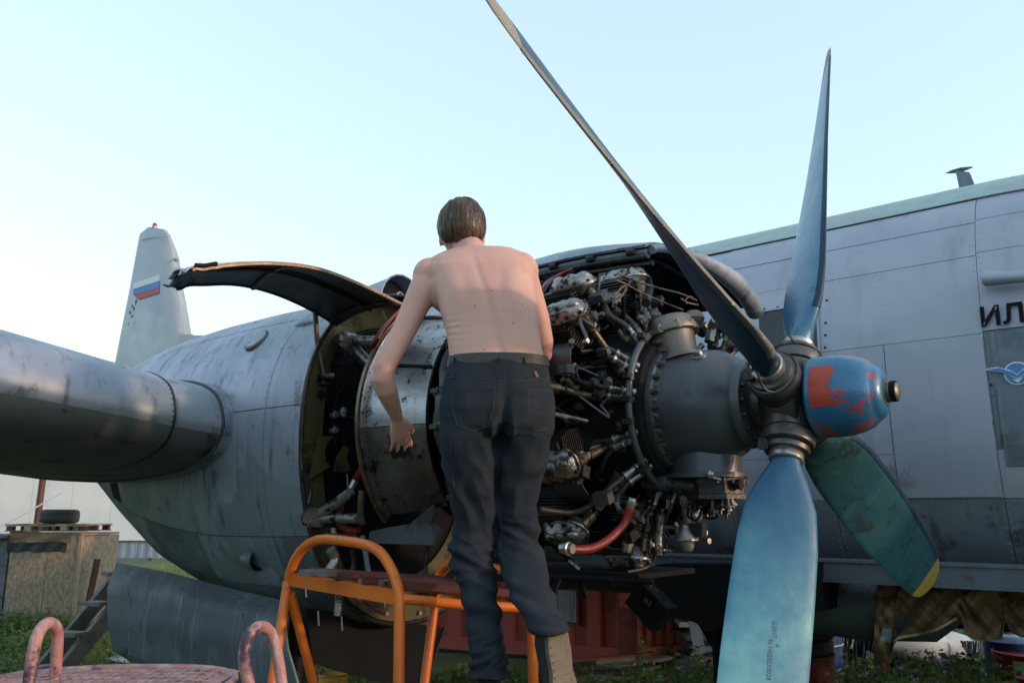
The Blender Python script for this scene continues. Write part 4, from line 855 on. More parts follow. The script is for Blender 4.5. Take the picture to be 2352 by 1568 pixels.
# grass blades
GB = M('grass_blades', (.08,.16,.03), (.15,.20,.05), .7, .8, 0, 0, contrast=.12, dirt=(.2,.17,.08), dsc=1.6, dth=.62)
def grass(name, regs):
    V = []; F = []
    for x0, x1, y0, y1, n, h0, h1 in regs:
        X = rng.uniform(x0, x1, n); Y = rng.uniform(y0, y1, n); A = rng.uniform(0, 2*PI, n); Hh = rng.uniform(h0, h1, n); Ln = rng.uniform(0, .6, n)*Hh; W = rng.uniform(.004, .010, n)
        for x, y, a, h, l, w_ in zip(X, Y, A, Hh, Ln, W):
            cl = .6+.7*noise.noise(Vector((x*1.3, y*1.3, 5))); h *= max(.25, cl); z = gz(x, y)-.01; c, s_ = math.cos(a), math.sin(a); k = len(V)
            V += [(x-s_*w_, y+c*w_, z), (x+s_*w_, y-c*w_, z), (x+c*l*.4+s_*w_*.6, y+s_*l*.4-c*w_*.6, z+h*.6), (x+c*l, y+s_*l, z+h)]; F += [(k, k+1, k+2), (k, k+2, k+3)]
    me = bpy.data.meshes.new(name); me.from_pydata(V, [], F); me.materials.append(GB); o = bpy.data.objects.new(name, me); coll.objects.link(o); o['kind'] = 'stuff'; o['label'] = 'green grass growing over the whole yard'; return o
grass('grass', [(-7.5,-1.5,8,14,26000,.05,.22),(-13,-3,14,33,22000,.06,.28),(-1.4,1.8,6.5,10.6,14000,.05,.25),(.9,6,5.0,8.5,15000,.05,.25),(1.8,8,8.5,16,9000,.05,.3)])

# white hangar
HWALL = M('white_cladding', (.62,.63,.63), (.54,.56,.58), .5, .6, 0, 0, dirt=(.45,.47,.48), dsc=.5, dth=.60)
BLUEG2 = M('blue_grey_fence', (.22,.27,.34), (.18,.23,.30), 1, .6, .1, .02)
RUSTP = M('rusty_dark_red_steel', (.12,.045,.035), (.07,.035,.03), 3, .7, .2, .1)
hg = thing('hangar', 'white clad hangar wall far behind the near wing', 'hangar', (-27, 44, 0))
X0 = -44
for k in range(13):
    mb = MB(); x = X0+k*2.0; mb.box((x+1, 42.1, 3.6), (1.985, .12, 7.2)); obj('wall_panel', mb, HWALL, hg, 0)
mb = MB(); mb.box((-31, 48, 3.55), (26, 11.6, 7.1)); obj('hangar_body', mb, HWALL, hg, 0)
mb = MB(); mb.prism([(-44.3,42,7.2),(-17.7,42,7.2),(-31,42,9.2)], (0,1,0), .3); mb.add([(-44.3,42,7.22),(-31,42,9.25),(-31,54,9.25),(-44.3,54,7.22),(-17.7,42,7.22),(-17.7,54,7.22)], [(0,1,2,3),(1,4,5,2)]); obj('roof', mb, BLUEG2, hg, 0)
pb = wY(83, 1212, 20); mb = MB(); mb.tube([(pb.x-.02, 20, 0), (pb.x+.05, 20, 4.2)], .075, 10); mb.box((pb.x+.03, 20, 4.2), (.3,.3,.04)); mb.box((pb.x-.05,20,1.45),(.22,.2,.08)); tag(obj('steel_post', mb, RUSTP, None, 40), 'dark red rusty steel post behind the chipboard shed', 'post')
mb = MB(); a = wY(-20, 1218, 19.6); b = wY(142, 1130, 19.6); mb.tube([a, a.lerp(b,.5)+Vector((0,0,-.03)), b], .018, 6, 4); tag(obj('rope', mb, WHITEM, None), 'thin white rope rising in front of the hangar wall', 'rope')
fe = thing('sheet_fence', 'blue grey corrugated sheet fence beyond the grass', 'fence', (-17, 35.5, 0))
for k in range(16):
    x = -26+k*1.15; prof = []
    for j in range(13): prof.append((x+j*1.14/12, .03*(1 if j % 4 in (1,2) else 0)))
    mb = MB(); mb.loft([[Vector((a, 35.5-b, z)) for a, b in prof] for z in (.12, 2.6 if k < -1 else .78)], closed=False); obj('fence_sheet', mb, BLUEG2, fe, 0)
mb = MB(); mb.box((-17, 35.4, .80), (18.5, .07, .05)); obj('top_rail', mb, RUSTP, fe, 0)
for k in range(6): mb = MB(); mb.box((-25+k*3.3, 35.6, .45), (.1,.1,.9)); obj('fence_post', mb, RUSTP, fe, 0)

# chipboard shed with pallet and tyre
def osb():
    m = M('chipboard', (.36,.28,.20), (.22,.165,.115), 13, .85, 0, .2, 90, dirt=(.45,.37,.28), dsc=22, dth=.57, stretch=(1.3,1,.8), contrast=.14); return m
OSB = osb(); WOODG = M('weathered_wood', (.17,.15,.14), (.10,.09,.085), 9, .85, 0, .3, 60, stretch=(1,1,1)); WOODY = M('pale_wood', (.42,.32,.21), (.33,.24,.15), 10, .8, 0, .2, 60)
FELT = M('grey_roofing_felt', (.13,.145,.17), (.09,.10,.125), 9, .9, 0, .3, 70, dirt=(.19,.21,.24), dsc=14, dth=.6); BROWNP = M('brown_wrapping', (.27,.17,.10), (.20,.12,.075), 5, .7, 0, .2, 20); BLACKP = M('black_film', (.02,.02,.022), (.035,.035,.035), 5, .5, 0, .2, 20)
YS = 14.4
def s13(u, v, Y=YS): return wY(*c13(u, v), Y)
sh = thing('shed', 'chipboard clad shed standing in the grass', 'shed', (s13(320,1010).x, YS+.6, 0))
tl, tr = s13(105,290), s13(690,330); bl_, br = s13(0,1060), s13(600,1060)
zt_ = 1.58; x0_, x1_ = s13(60,700).x, s13(655,700).x
xm = (s13(395,600).x)
for a, b in ((x0_, xm-.004), (xm+.004, x1_)): mb = MB(); mb.box(((a+b)/2, YS, .80), (b-a, .03, 1.50)); obj('chipboard_panel', mb, OSB, sh, 0)
mb = MB(); mb.box((x0_+.0, YS+.7, .78), (.03,1.36,1.5)); mb.box((x1_-.02, YS+.7, .78), (.03,1.36,1.5)); mb.box(((x0_+x1_)/2, YS+.7, 1.56), (x1_-x0_,1.4,.04)); mb.box(((x0_+x1_)/2, YS+1.38, .78), (x1_-x0_,.03,1.5)); obj('shed_body', mb, OSB, sh, 0)
mb = MB(); mb.box((x1_+.02, YS-.02, .82), (.05,.05,1.56)); obj('corner_batten', mb, WOODY, sh, 0)
mb = MB(); mb.bar((x1_+.14, YS+.1, .02), (x1_+.22, YS+.2, 1.15), .05, .09); tag(obj('plank', mb, RUSTP, None, 0), 'dark narrow plank leaning at the right side of the chipboard shed', 'plank')
mb = MB(); zb_ = 1.50
mb.sheet(lambda u, v: Vector((x0_-.03+u*1.02, YS-.04-.03*math.sin(u*9+v*4)*v, 1.62-.19*v+.03*u*(1-v)*-1)), lin(0,1,20), lin(0,1,5), .006); obj('brown_strip', mb, BROWNP, sh, 60)
mb = MB(); mb.sheet(lambda u, v: Vector((x0_-.05+u*1.0, YS-.035-.012*math.sin(u*23+v*3), 1.44-.16*v-.01*math.sin(u*14))), lin(0,1,24), lin(0,1,5), .004); obj('black_strip', mb, BLACKP, sh, 60)
g2 = thing('tool_box', 'grey felt covered box beside the chipboard shed', 'box', (x0_-.7, YS+.6, 0))
mb = MB(); mb.box((x0_-.72, YS+.55, .76), (1.36,1.1,1.50)); obj('box_body', mb, FELT, g2, 0)
mb = MB(); mb.box((x0_-.72, YS+.5, 1.53), (1.42,1.25,.05)); obj('box_lid', mb, FELT, g2, 0)
for zz in (.55,1.05): mb = MB(); mb.box((x0_-.72, YS-.005, zz), (1.36,.012,.012)); obj('felt_lap', mb, SEAM, g2, 0)
pa = thing('pallet', 'wooden pallet lying on the chipboard shed roof', 'pallet', ((x0_+x1_)/2, YS+.4, 1.6)); xa, xb = s13(62,250).x, s13(750,300).x
for k in range(7):
    x = xa+.05+(xb-xa-.1)*k/6; mb = MB(); mb.box((x, YS+.4, 1.725), (.10,.95,.02)); obj('deck_board', mb, WOODG if k % 2 else WOODY, pa, 0)
for j in range(3):
    for k in range(5):
        mb = MB(); mb.box((xa+.08+(xb-xa-.16)*k/4, YS-.03+.42*j, 1.665), (.11,.09,.07)); obj('block', mb, WOODY if k % 2 else RUSTP, pa, 0)
    mb = MB(); mb.box(((xa+xb)/2, YS-.03+.42*j, 1.708), (xb-xa,.09,.015)); obj('stringer_board', mb, WOODY, pa, 0)
    mb = MB(); mb.box(((xa+xb)/2, YS-.03+.42*j, 1.622), (xb-xa,.09,.015)); obj('stringer_board', mb, WOODG, pa, 0)
TYR = M('tyre_rubber', (.03,.028,.03), (.045,.04,.042), 8, .75, 0, .2, 60)
def tyre(name, c, r, h, label, group=None, ridges=True):
    mb = MB(); prof = [(-.46*h, r*.60), (-.5*h, r*.72), (-.46*h, r*.90), (-.34*h, r*.985), (-.2*h, r), (-.19*h, r*.985), (-.17*h, r*.985), (-.16*h, r), (.16*h, r), (.17*h, r*.985), (.19*h, r*.985), (.2*h, r), (.34*h, r*.985), (.46*h, r*.90), (.5*h, r*.72), (.46*h, r*.60)]
    mb.lathe(c, (0,0,1), prof+[(t*.9, r*.58) for t in (.3*h, 0, -.3*h)]+[prof[0]], 40, caps=False); o = obj(name, mb, TYR, None, 40); return tag(o, label, 'tyre', group)
tc_ = s13(505, 205, YS+.35); tyre('tyre', (tc_.x, YS+.35, 1.86), .315, .24, 'bald black tyre lying on the pallet above the shed')
# white pipe, boards in the far grass
P = wZ(*c13(715,520), 0); mb = MB(); mb.tube([(P.x, P.y, 0), (P.x+.12, P.y, .62)], .05, 10); tag(obj('pipe', mb, WHITEM, None), 'short white pipe standing in the far grass', 'pipe')
for k, (u0, v0, u1, v1, lb) in enumerate(((925,520,990,570,'thin pale stick leaning in the grass near the fence'),(850,575,990,590,'flat grey board lying in the grass near the fence'),(680,925,880,945,'pale board lying in the grass behind the wooden ladder'))):
    a = wZ(*c13(u0, v0), .12); b = wZ(*c13(u1, v1), .04); mb = MB(); mb.bar(a, b, .13, .05); tag(obj('board', mb, WOODG if k == 1 else SKIN2, None, 0), lb, 'board')
q = [wZ(*c13(*p), .03+.02*i) for i, p in enumerate(((905,1362),(1010,1325),(1110,1355),(1100,1395)))]
mb = MB(); mb.prism(q, (0,0,1), .006); tag(obj('metal_sheet', mb, SKIN2, None, 0), 'bent white metal sheet lying in the grass under the gear door', 'sheet')
# wooden ladder
A1, A2 = wY(*c13(345,1462), 9.0), wY(*c13(1010,660), 9.9)
B1_, B2_ = wY(*c13(500,1505), 8.75), wY(*c13(1010,895), 9.35)
wl = thing('wooden_ladder', 'weathered grey wooden ladder leaning behind the gear door', 'ladder', (A1.x, 9.0, 0))
for a, b in ((A1, A2), (B1_, B2_)):
    a0 = a+(a-b)*.06; mb = MB(); mb.bar(a0, b, .045, .17, (0,0,1)); obj('rail', mb, WOODG, wl, 0)
for u0, u1, v_, Y_ in ((730,915,878,9.30),(535,705,1140,9.05),(322,430,1428,8.85),(935,1000,625,9.6)):
    a = wY(*c13(u0, v_), Y_); b = wY(*c13(u1, v_+8), Y_-.12); mb = MB(); mb.bar(a, b, .18, .04); obj('tread', mb, WOODG, wl, 0)
# yellow bucket
P = wY(765, 1553, 8.0); bk = thing('bucket', 'open yellow paint bucket on the grass behind the orange platform', 'bucket', (P.x, 8.0, 0)); YP = M('yellow_plastic', (.62,.36,.02), (.55,.3,.02), 8, .45, 0, .05)
zt_ = P.z+.02; mb = MB(); mb.lathe((P.x,8,0), (0,0,1), [(0.0,.11),(.01,.115),(zt_-.02,.128),(zt_,.128),(zt_,.120),(.03,.11)], 28); obj('bucket_body', mb, YP, bk, 40)
mb = MB(); mb.tube([(P.x+.13*math.cos(a), 8+.13*math.sin(a), zt_) for a in [2*PI*k/28 for k in range(29)]], .007, 6); obj('bucket_rim', mb, SILV, bk)

# shipping containers
CRED = M('container_red', (.60,.13,.11), (.48,.105,.09), 1.5, .6, .1, .05, 20, dirt=(.09,.035,.03), dsc=3.2, dth=.60); CDARK = M('container_frame_red', (.22,.05,.05), (.15,.045,.045), 3, .65, .1, .05)
def corr(mbx, a, b, z0, z1, pitch, depth, nrm):
    a = Vector(a); b = Vector(b); L = (b-a).length; d = (b-a)/L; n = Vector(nrm).normalized(); pts = []; t = 0
    while t < L:
        for f, o_ in ((0,0),(.30,0),(.42,1),(.78,1),(.90,0)):
            if t+f*pitch <= L: pts.append(a+d*(t+f*pitch)-n*(depth*o_))
        t += pitch
    pts.append(b); return mbx.loft([[p+Vector((0,0,z)) for p in pts] for z in (z0, z1)], closed=False)
def container(name, label, c0, c1, depthv, frame=True, pitch=.30):
    """c0-c1 is the face towards the camera, depthv leads to the back"""
    c0 = Vector(c0); c1 = Vector(c1); dv = Vector(depthv); d = (c1-c0).normalized(); n = Vector((d.y, -d.x, 0)); base = (c0+c1+dv)/2
    t = thing(name, label, 'container', (base.x, base.y, 0))
    for a, b, nn in ((c0, c1, n), (c1, c1+dv, d), (c0, c0+dv, -d), (c0+dv, c1+dv, -n)):
        mb = MB(); corr(mb, a+(b-a).normalized()*.08, b-(b-a).normalized()*.08, .22, 2.42, pitch, .075, nn); obj('corrugated_wall', mb, CRED, t, 0)
        mb = MB(); mb.bar(a+Vector((0,0,.135)), b+Vector((0,0,.135)), .09, .17); obj('bottom_beam', mb, CRED, t, 0)
        mb = MB(); mb.bar(a+Vector((0,0,2.48)), b+Vector((0,0,2.48)), .09, .12); obj('top_beam', mb, CDARK, t, 0)
    for a in (c0, c1, c0+dv, c1+dv): mb = MB(); mb.box(a+Vector((0,0,1.27)), (.14,.14,2.54)); obj('corner_post', mb, CDARK, t, 0)
    mb = MB(); mb.add([c0+Vector((0,0,2.54)), c1+Vector((0,0,2.54)), c1+dv+Vector((0,0,2.54)), c0+dv+Vector((0,0,2.54))], [(0,1,2,3)]); obj('container_roof', mb, CDARK, t, 0); return t
ca1 = wZ(1436, 1520, .05); ca1.z = 0
dA = Vector((-.90,.43,0)).normalized()
ct = container('shipping_container', 'red corrugated container with a pale window patch in its side', ca1+dA*6.0, ca1, Vector((.43,.90,0)).normalized()*.6, pitch=.42)
wc = wY(1325, 1410, 10.55); 
nA = Vector((-.43,-.90,0)).normalized(); mb = MB(); O3 = ca1+dA*.78+nA*.02; z_ = (wc.z)
mb.box(Vector((O3.x, O3.y, z_)), (.26,.02,.40), Matrix.Rotation(math.atan2(-dA.y, -dA.x), 3, 'Z')); WPAT = M('streaky_pale_panel', (.42,.45,.55), (.30,.32,.40), 8, .6, 0, 0, streak=(.05,.05,.07), ssc=26); obj('window_panel', mb, WPAT, ct, 0)
mb = MB(); mb.box(Vector((O3.x, O3.y, z_))-nA*.004, (.32,.016,.46), Matrix.Rotation(math.atan2(-dA.y, -dA.x), 3, 'Z')); obj('window_frame', mb, CDARK, ct, 0)
cb1 = wZ(1590, 1517, 0); cb1.z = 0
CREDL = M('sunlight_painted_red', (.85,.26,.17), (.70,.19,.12), 1.5, .6, .1, .05, 20, dirt=(.25,.08,.05), dsc=5, dth=.62); CSAVE = CRED; CRED = CREDL  # lighter copy of the container red with sunlight painted in
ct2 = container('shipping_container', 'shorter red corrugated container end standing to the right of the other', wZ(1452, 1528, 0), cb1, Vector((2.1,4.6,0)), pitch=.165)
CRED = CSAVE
ct2['group'] = ct['group'] = 'red shipping containers'
# stack of boards beside the container
random.seed(5)
for k, c in enumerate((SKIN2, BLUEG2, WOODG, WHITEM, WOODG, CDARK, SKIN2, WOODG)):
    P = wY(1618, 1398, 11.2); z = .12+.14*k; mb = MB(); mb.box((P.x+random.uniform(-.05,.1), 11.6+random.uniform(-.1,.1), z), (.75, 1.6, .06), Matrix.Rotation(random.uniform(-.1,.1), 3, 'Z'))
    tag(obj('board', mb, c, None, 0), ('lowest','second lowest','third lowest','fourth','fifth','sixth','seventh','topmost')[k]+' board from the bottom in the stack right of the red containers', 'board', 'stacked boards right of the containers')
mb = MB(); mb.bar(wY(1608,1500,10.6), wY(1588,1392,10.6), .14, .03, (0,1,0)); tag(obj('board', mb, SKIN2, None, 0), 'narrow pale board leaning on the right corner of the red container', 'board')
# scrap pile
random.seed(21); cols = [WOODG, WOODG, CDARK, WOODY, SKIN2, WOODG, RUSTP]
for k in range(22):
    px = random.uniform(1330,1500); py = random.uniform(1508,1575); P = wZ(px, py, random.uniform(.02,.2)); a = random.uniform(-.5,.5); L_ = random.uniform(.35,1.1); d = Vector((math.cos(a), math.sin(a), random.uniform(-.15,.15)))
    mb = MB(); mb.bar(P-d*L_/2, P+d*L_/2, random.uniform(.06,.16), random.uniform(.015,.04)); o = obj('scrap_plank', mb, cols[k % 7], None, 0); cn_ = ('weathered grey','weathered grey','dark red','pale yellowish','light metallic grey','weathered grey','rusty brown')[k % 7]; tag(o, cn_+' plank in the scrap heap before the red container', 'plank', cn_+' planks of the scrap heap')
q = [wZ(*c14(*p), .1) for p in ((580,1260),(740,1240),(860,1290),(830,1380),(760,1370))]; mb = MB(); mb.prism(q, (0,-.2,1), .01); tag(obj('plywood_sheet', mb, BEAMM, None, 0), 'grey flat sheet lying on the scrap heap', 'sheet')
P = wZ(1610, 1560, .15); mb = MB(); mb.loft([[Vector((P.x+dx*(1+.1*math.sin(3*t))*math.cos(t)*.28, P.y+.25*dx*math.sin(t), z)) for t in [2*PI*k/14 for k in range(14)]] for z, dx in ((0,1),(.2,1.05),(.33,.9),(.36,.5))]); tag(obj('stump', mb, WOODG, None, 50), 'brown tree stump in the weeds right of the scrap heap', 'stump')

# tilted louvred flap and dark belly under the centre wing
q = [lY(*p, 1.15) for p in ((1448,1380),(1482,1333),(1545,1396),(1508,1447))]
mb = MB(); mb.prism(q, (0,1,0), .12); lf = obj('louvred_flap', mb, BLACK, plane, 0)
for c0_, c1_ in (((1075,290),(1060,340)),((1105,320),(1090,370)),((1140,350),(1120,400)),((1010,430),(990,480)),((1035,455),(1010,510)),((1070,490),(1040,540))):
    a, b = lY(*c14(*c0_), 1.08), lY(*c14(*c1_), 1.08); mb = MB(); mb.tube([a, b], .006, 6); obj('louvre', mb, EDGE, lf)
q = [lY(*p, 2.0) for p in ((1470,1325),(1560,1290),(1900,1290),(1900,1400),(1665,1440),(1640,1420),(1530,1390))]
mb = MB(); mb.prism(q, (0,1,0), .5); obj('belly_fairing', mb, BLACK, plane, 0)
P = lY(1652, 1440, 2.6); mb = MB(); mb.tube([P+Vector((0,0,.3)), Vector((P.x, P.y, .35))], .055, 12); mb.tube([lY(1592,1395,2.6), lY(1648,1490,2.6)], .03, 10); gs = obj('gear_strut', mb, BLACK, plane, 40)
mb = MB(); mb.lathe((P.x, P.y-.09, .36), (0,1,0), [(0,.15),(.0,.30),(.04,.36),(.14,.36),(.18,.30),(.18,.15)], 28); obj('gear_wheel', mb, TYR, gs)

# brown tarpaulin hanging below the belly
BT2 = [(2006,1500),(2018,1512),(2034,1520),(2046,1521),(2052,1478),(2062,1466),(2100,1459),(2150,1448),(2190,1425),(2206,1417),(2216,1448),(2240,1468),(2300,1469),(2306,1430),(2312,1426),(2324,1452),(2345,1463),(2400,1466)]
def tarp(u, v):
    px = 2006+u*394; yb = interp(BT2, px-0)[0]; yt = 1325; py = yt+(yb-yt)*v; px2 = px+ (10*(1-v) if px < 2060 else 0)
    return lY(px2, py, 2.12+.22*noise.noise(Vector((u*6+v*2.2, v*1.1, 0)))*(.3+v)+.10*noise.noise(Vector((u*15-v*5, v*1.6, 5)))+.03*noise.noise(Vector((u*34+v*9, v*3, 2))))
mb = MB(); mb.sheet(lambda u, v: tow(tarp(u, v)), lin(0,1,130), lin(0,1,24), .004); o = obj('tarpaulin', mb, CANVAS, None, 60); tag(o, 'brown canvas tarpaulin hanging in folds below the fuselage', 'tarpaulin')
mb = MB(); mb.tube([tow(tarp((px-2006)/394, .985)+Vector((0,-.012,0))) for px in range(2056, 2208, 8)], .008, 6); obj('hem_rope', mb, WOODY, o)
mb = MB(); mb.sheet(lambda u, v: tow(tarp((2026+u*24-v*4-2006)/394, .60+.16*v)+Vector((0,-.018,0))), lin(0,1,6), lin(0,1,4), .002); obj('pale_patch', mb, SKIN2, o, 0)
a = lY(*c15(865,1060), 1.6); b = lY(*c15(890,1190), 1.6); mb = MB(); mb.prism([tow(lY(*c15(*p), 2.1)) for p in ((862,1065),(918,1075),(892,1190))], (.6,.8,0), .006); tag(obj('warning_ribbon', mb, REDH, None, 0), 'small red ribbon tag dangling below the brown tarpaulin', 'ribbon')

# drums, barrels
DRED = M('rusty_red_drum', (.20,.035,.03), (.15,.03,.028), 3, .5, .3, .06, 20, dirt=(.10,.05,.04), dsc=6, dth=.6); DRED2 = M('bright_red_drum', (.34,.015,.02), (.28,.012,.018), 3, .35, .2, .03, 20, dirt=(.2,.03,.03), dsc=7, dth=.66); DBLUE = M('blue_barrel', (.02,.09,.33), (.02,.07,.27), 3, .4, 0, .03)
def drum(label, cx_, cy_, m, name='oil_drum', r=.29, h=.88):
    t = thing(name, label, 'drum' if name == 'oil_drum' else 'barrel', (cx_, cy_, 0)); prof = [(0.01,r*.97),(.012,r+.006),(.03,r+.006),(.034,r)]
    for zz in (h*.34, h*.66): prof += [(zz-.02,r),(zz-.008,r+.011),(zz+.008,r+.011),(zz+.02,r)]
    prof += [(h-.02,r),(h-.016,r+.006),(h,r+.006),(h,r-.006),(h-.015,r-.01),(h-.015,.001)]
    mb = MB(); mb.lathe((cx_, cy_, 0), (0,0,1), prof, 44); obj('drum_body', mb, m, t, 40)
    mb = MB(); mb.lathe((cx_+.15, cy_, h-.015), (0,0,1), [(0,.03),(.012,.03)], 12); obj('bung', mb, SILV, t); return t
e = wY(1911, 1500, 6.6); drum('rusty red oil drum carrying two black tyres', e.x-.29, 6.6, DRED)
for k in range(2): tyre('tyre', (e.x-.30+.01*k, 6.6, .935+.105*k), .30, .12, ('lower' if k == 0 else 'upper')+' small black tyre on the rusty red drum')
e = wY(1931, 1500, 7.3); bb = drum('blue plastic barrel with a white label behind the rusty red drum', e.x-.29, 7.3, DBLUE, 'plastic_barrel', h=1.0)
for zz in (.45,.85): mb = MB(); mb.lathe((e.x-.29, 7.3, zz), (0,0,1), [(0,.302),(.012,.302)], 40, caps=False); obj('barrel_band', mb, WHITEM, bb)
mb = MB(); mb.loft([[Vector((e.x-.29+.304*math.cos(t), 7.3+.304*math.sin(t), z)) for t in lin(-1.1,-.1,8)] for z in (.55,.68)], closed=False); obj('paper_label', mb, WHITEM, bb)
e = wY(2291, 1500, 6.6); rd = drum('bright red oil drum with white paper label at the right edge', e.x+.29, 6.6, DRED2)
mb = MB(); mb.loft([[Vector((e.x+.29+.295*math.cos(t), 6.6+.295*math.sin(t), z)) for t in lin(R(208),R(262),10)] for z in (.72,.84)], closed=False); obj('paper_label', mb, WHITEM, rd)
mb = MB(); mb.loft([[Vector((e.x+.29+.2965*math.cos(t), 6.6+.2965*math.sin(t), z)) for t in lin(R(210),R(218),4)] for z in (.74,.77)], closed=False); obj('red_logo', mb, FRED, rd)
mb = MB(); P = wY(2320, 1467, 6.9); mb.lathe((P.x, 6.9, .0), (0,0,1), [(0,.2),(.9,.2),(.92,.19),(.95,.12)], 24); tag(obj('plastic_canister', mb, DBLUE, None), 'blue plastic canister behind the bright red drum', 'canister')
mb = MB(); P = wY(2316, 1450, 7.4); mb.loft([[Vector((P.x+a*math.cos(t), 7.4+a*math.sin(t), z)) for t in [2*PI*k/10 for k in range(10)]] for z, a in ((0,.12),(.8,.10),(P.z,.06),(P.z+.08,.02))]); tag(obj('wrapped_bundle', mb, WOODY, None), 'beige wrapped bundle standing behind the bright red drum', 'bundle')
# poles and cloths behind
mb = MB(); mb.tube([wY(1900,1429,8.2), wY(1988,1437,8.2)], .035, 10); tag(obj('pole', mb, WOODY, None), 'pale wooden pole lying level under the fuselage', 'pole')
mb = MB(); mb.tube([wY(1988,1438,8.2), wY(2040,1441,8.2)], .032, 10); tag(obj('pole', mb, YP, None), 'bright yellow pole just left of the brown tarpaulin', 'pole')
mb = MB(); mb.tube([wY(1950,1447,8.5), wY(2000,1452,8.5), wY(2060,1460,8.5)], [.05,.07,.075], 14); tag(obj('tube', mb, WHITEM, None), 'white tube below the yellow pole', 'tube')
for px in (1905, 2030):
    P = wY(px, 1442, 8.45); mb = MB(); mb.box((P.x, 8.4, P.z/2-.03), (.08,.5,P.z-.06)); tag(obj('trestle', mb, WOODG, None, 0), ('left' if px < 2000 else 'right')+' low wooden trestle carrying the poles', 'trestle')
CL1 = M('white_cloth', (.50,.52,.55), (.40,.42,.46), 6, .9, 0, .3, 40); CL2 = M('blue_grey_tarp', (.20,.26,.32), (.15,.20,.26), 4, .6, 0, .3, 25)
def cloth(name, label, pts, Y, m, cat='cloth'):
    (x0,y0),(x1,y1),(x2,y2),(x3,y3) = pts
    def f(u, v):
        px = (x0*(1-u)+x1*u)*(1-v)+(x3*(1-u)+x2*u)*v; py = (y0*(1-u)+y1*u)*(1-v)+(y3*(1-u)+y2*u)*v+3*math.sin(u*13)*v
        return wY(px, py, Y+.06*math.sin(u*17+v*4)*v+.03*math.sin(u*41))
    mb = MB(); mb.sheet(f, lin(0,1,30), lin(0,1,12), .004); return tag(obj(name, mb, m, None, 60), label, cat)
cloth('rag', 'pale grey rag hanging over the wooden pole', [(1932,1436),(1968,1436),(1958,1490),(1936,1486)], 8.0, CL1)
cloth('plastic_sheet', 'blue grey plastic sheet draped right of the blue barrel', [(1930,1458),(1992,1460),(1984,1545),(1946,1540)], 8.3, CL2, 'sheet')
cloth('plastic_sheet', 'grey sheet bunched left of the hanging tarpaulin end', [(1975,1464),(2012,1462),(2004,1500),(1990,1490)], 8.1, BEAMM, 'sheet')
cloth('rag', 'white rag hanging between the glider hulls and the red drum', [(2205,1470),(2250,1471),(2244,1512),(2226,1508)], 8.0, CL1)
gl = thing('glider_hull', 'white glider hull lying under the tarpaulin edge', 'glider', (wY(2110,1490,8.0).x, 8.0, 0)); a, b = wY(2040,1484,8.0), wY(2170,1484,8.2)
mb = MB(); mb.tube([a, a.lerp(b,.15), a.lerp(b,.5), a.lerp(b,.85), b], [.02,.09,.16,.15,.08], 18); obj('hull', mb, WHITEM, gl); mb = MB(); mb.box((a+b)/2-Vector((0,0,.25)), (.5,.2,.25)); obj('cradle', mb, BLACK, gl, 0)
gl = thing('glider_hull', 'white hull with blue tail end behind the other hull', 'glider', (wY(2200,1490,8.6).x, 8.6, 0)); a, b = wY(2150,1480,8.5), wY(2240,1488,8.7)
mb = MB(); mb.tube([a, a.lerp(b,.3), a.lerp(b,.7)], [.12,.15,.12], 18); obj('hull', mb, WHITEM, gl); mb = MB(); mb.tube([a.lerp(b,.7), b], [.121,.06], 18); obj('hull_end', mb, DBLUE, gl); mb = MB(); mb.box((a+b)/2-Vector((0,0,.3)), (.3,.2,.35)); obj('cradle', mb, BLACK, gl, 0)

# weeds
LF = M('weed_leaf', (.08,.16,.035), (.12,.20,.055), 3, .7, 0, 0, contrast=.15); LF2 = M('dry_weed_leaf', (.20,.20,.08), (.15,.19,.07), 3, .75, 0, 0); PUR = M('purple_flower', (.28,.16,.38), (.35,.2,.42), 9, .7, 0, 0)
def leaf(mb, p, d, L_, w_):
    d = d.normalized(); s_ = d.cross(Vector((random.uniform(-1,1), random.uniform(-1,1), random.uniform(-.3,1)))); 
    if s_.length < 1e-3: return
    s_.normalize(); mb.add([p, p+d*L_*.5+s_*w_, p+d*L_-Vector((0,0,L_*.2)), p+d*L_*.5-s_*w_], [(0,1,2,3)])
def weed_into(mbL, mbF, x, y, h, nst=5, nl=16, spread=.2):
    for s_ in range(nst):
        a = random.uniform(0, 2*PI); r = random.uniform(.1,1)*spread; top = Vector((x+r*math.cos(a), y+r*math.sin(a), h*random.uniform(.6,1))); b = Vector((x, y, 0))
        mbL.tube([b, b.lerp(top,.5)+Vector((0,0,.05)), top], [.004,.003,.0015], 4)
        for k in range(nl):
            t = random.uniform(.15,1); p = b.lerp(top, t); an = random.uniform(0, 2*PI); leaf(mbL, p, Vector((math.cos(an), math.sin(an), random.uniform(-.1,.7))), random.uniform(.03,.085), random.uniform(.007,.02))
        if mbF is not None and random.random() < .22:
            for k in range(2): c = top+Vector((random.uniform(-.02,.02), random.uniform(-.02,.02), random.uniform(-.01,.02))); mbF.add([c+Vector((.01,0,0)), c+Vector((0,0,.012)), c-Vector((.01,0,0)), c-Vector((0,0,.012))], [(0,1,2,3)])
random.seed(9); mbL = MB(); mbF = MB(); mbD = MB()
for k in range(210):
    px = random.uniform(1925,2300); Y = random.uniform(4.9,7.8); X = wY(px, 1500, Y).x; top = random.uniform(1492,1535)-(15 if px > 2120 and px < 2280 else 0); z = wY(px, top, Y).z
    weed_into(mbL if random.random() < .8 else mbD, mbF, X, Y, max(.12, z), 5, 15, .14)
for k in range(120):
    px = random.uniform(1335,1650); Y = random.uniform(5.5,9.3); X = wY(px, 1500, Y).x; top = random.uniform(1512,1565)-(20 if px > 1600 else 0); z = wY(px, top, Y).z
    weed_into(mbL if random.random() < .7 else mbD, None, X, Y, max(.10, z), 4, 13, .12)
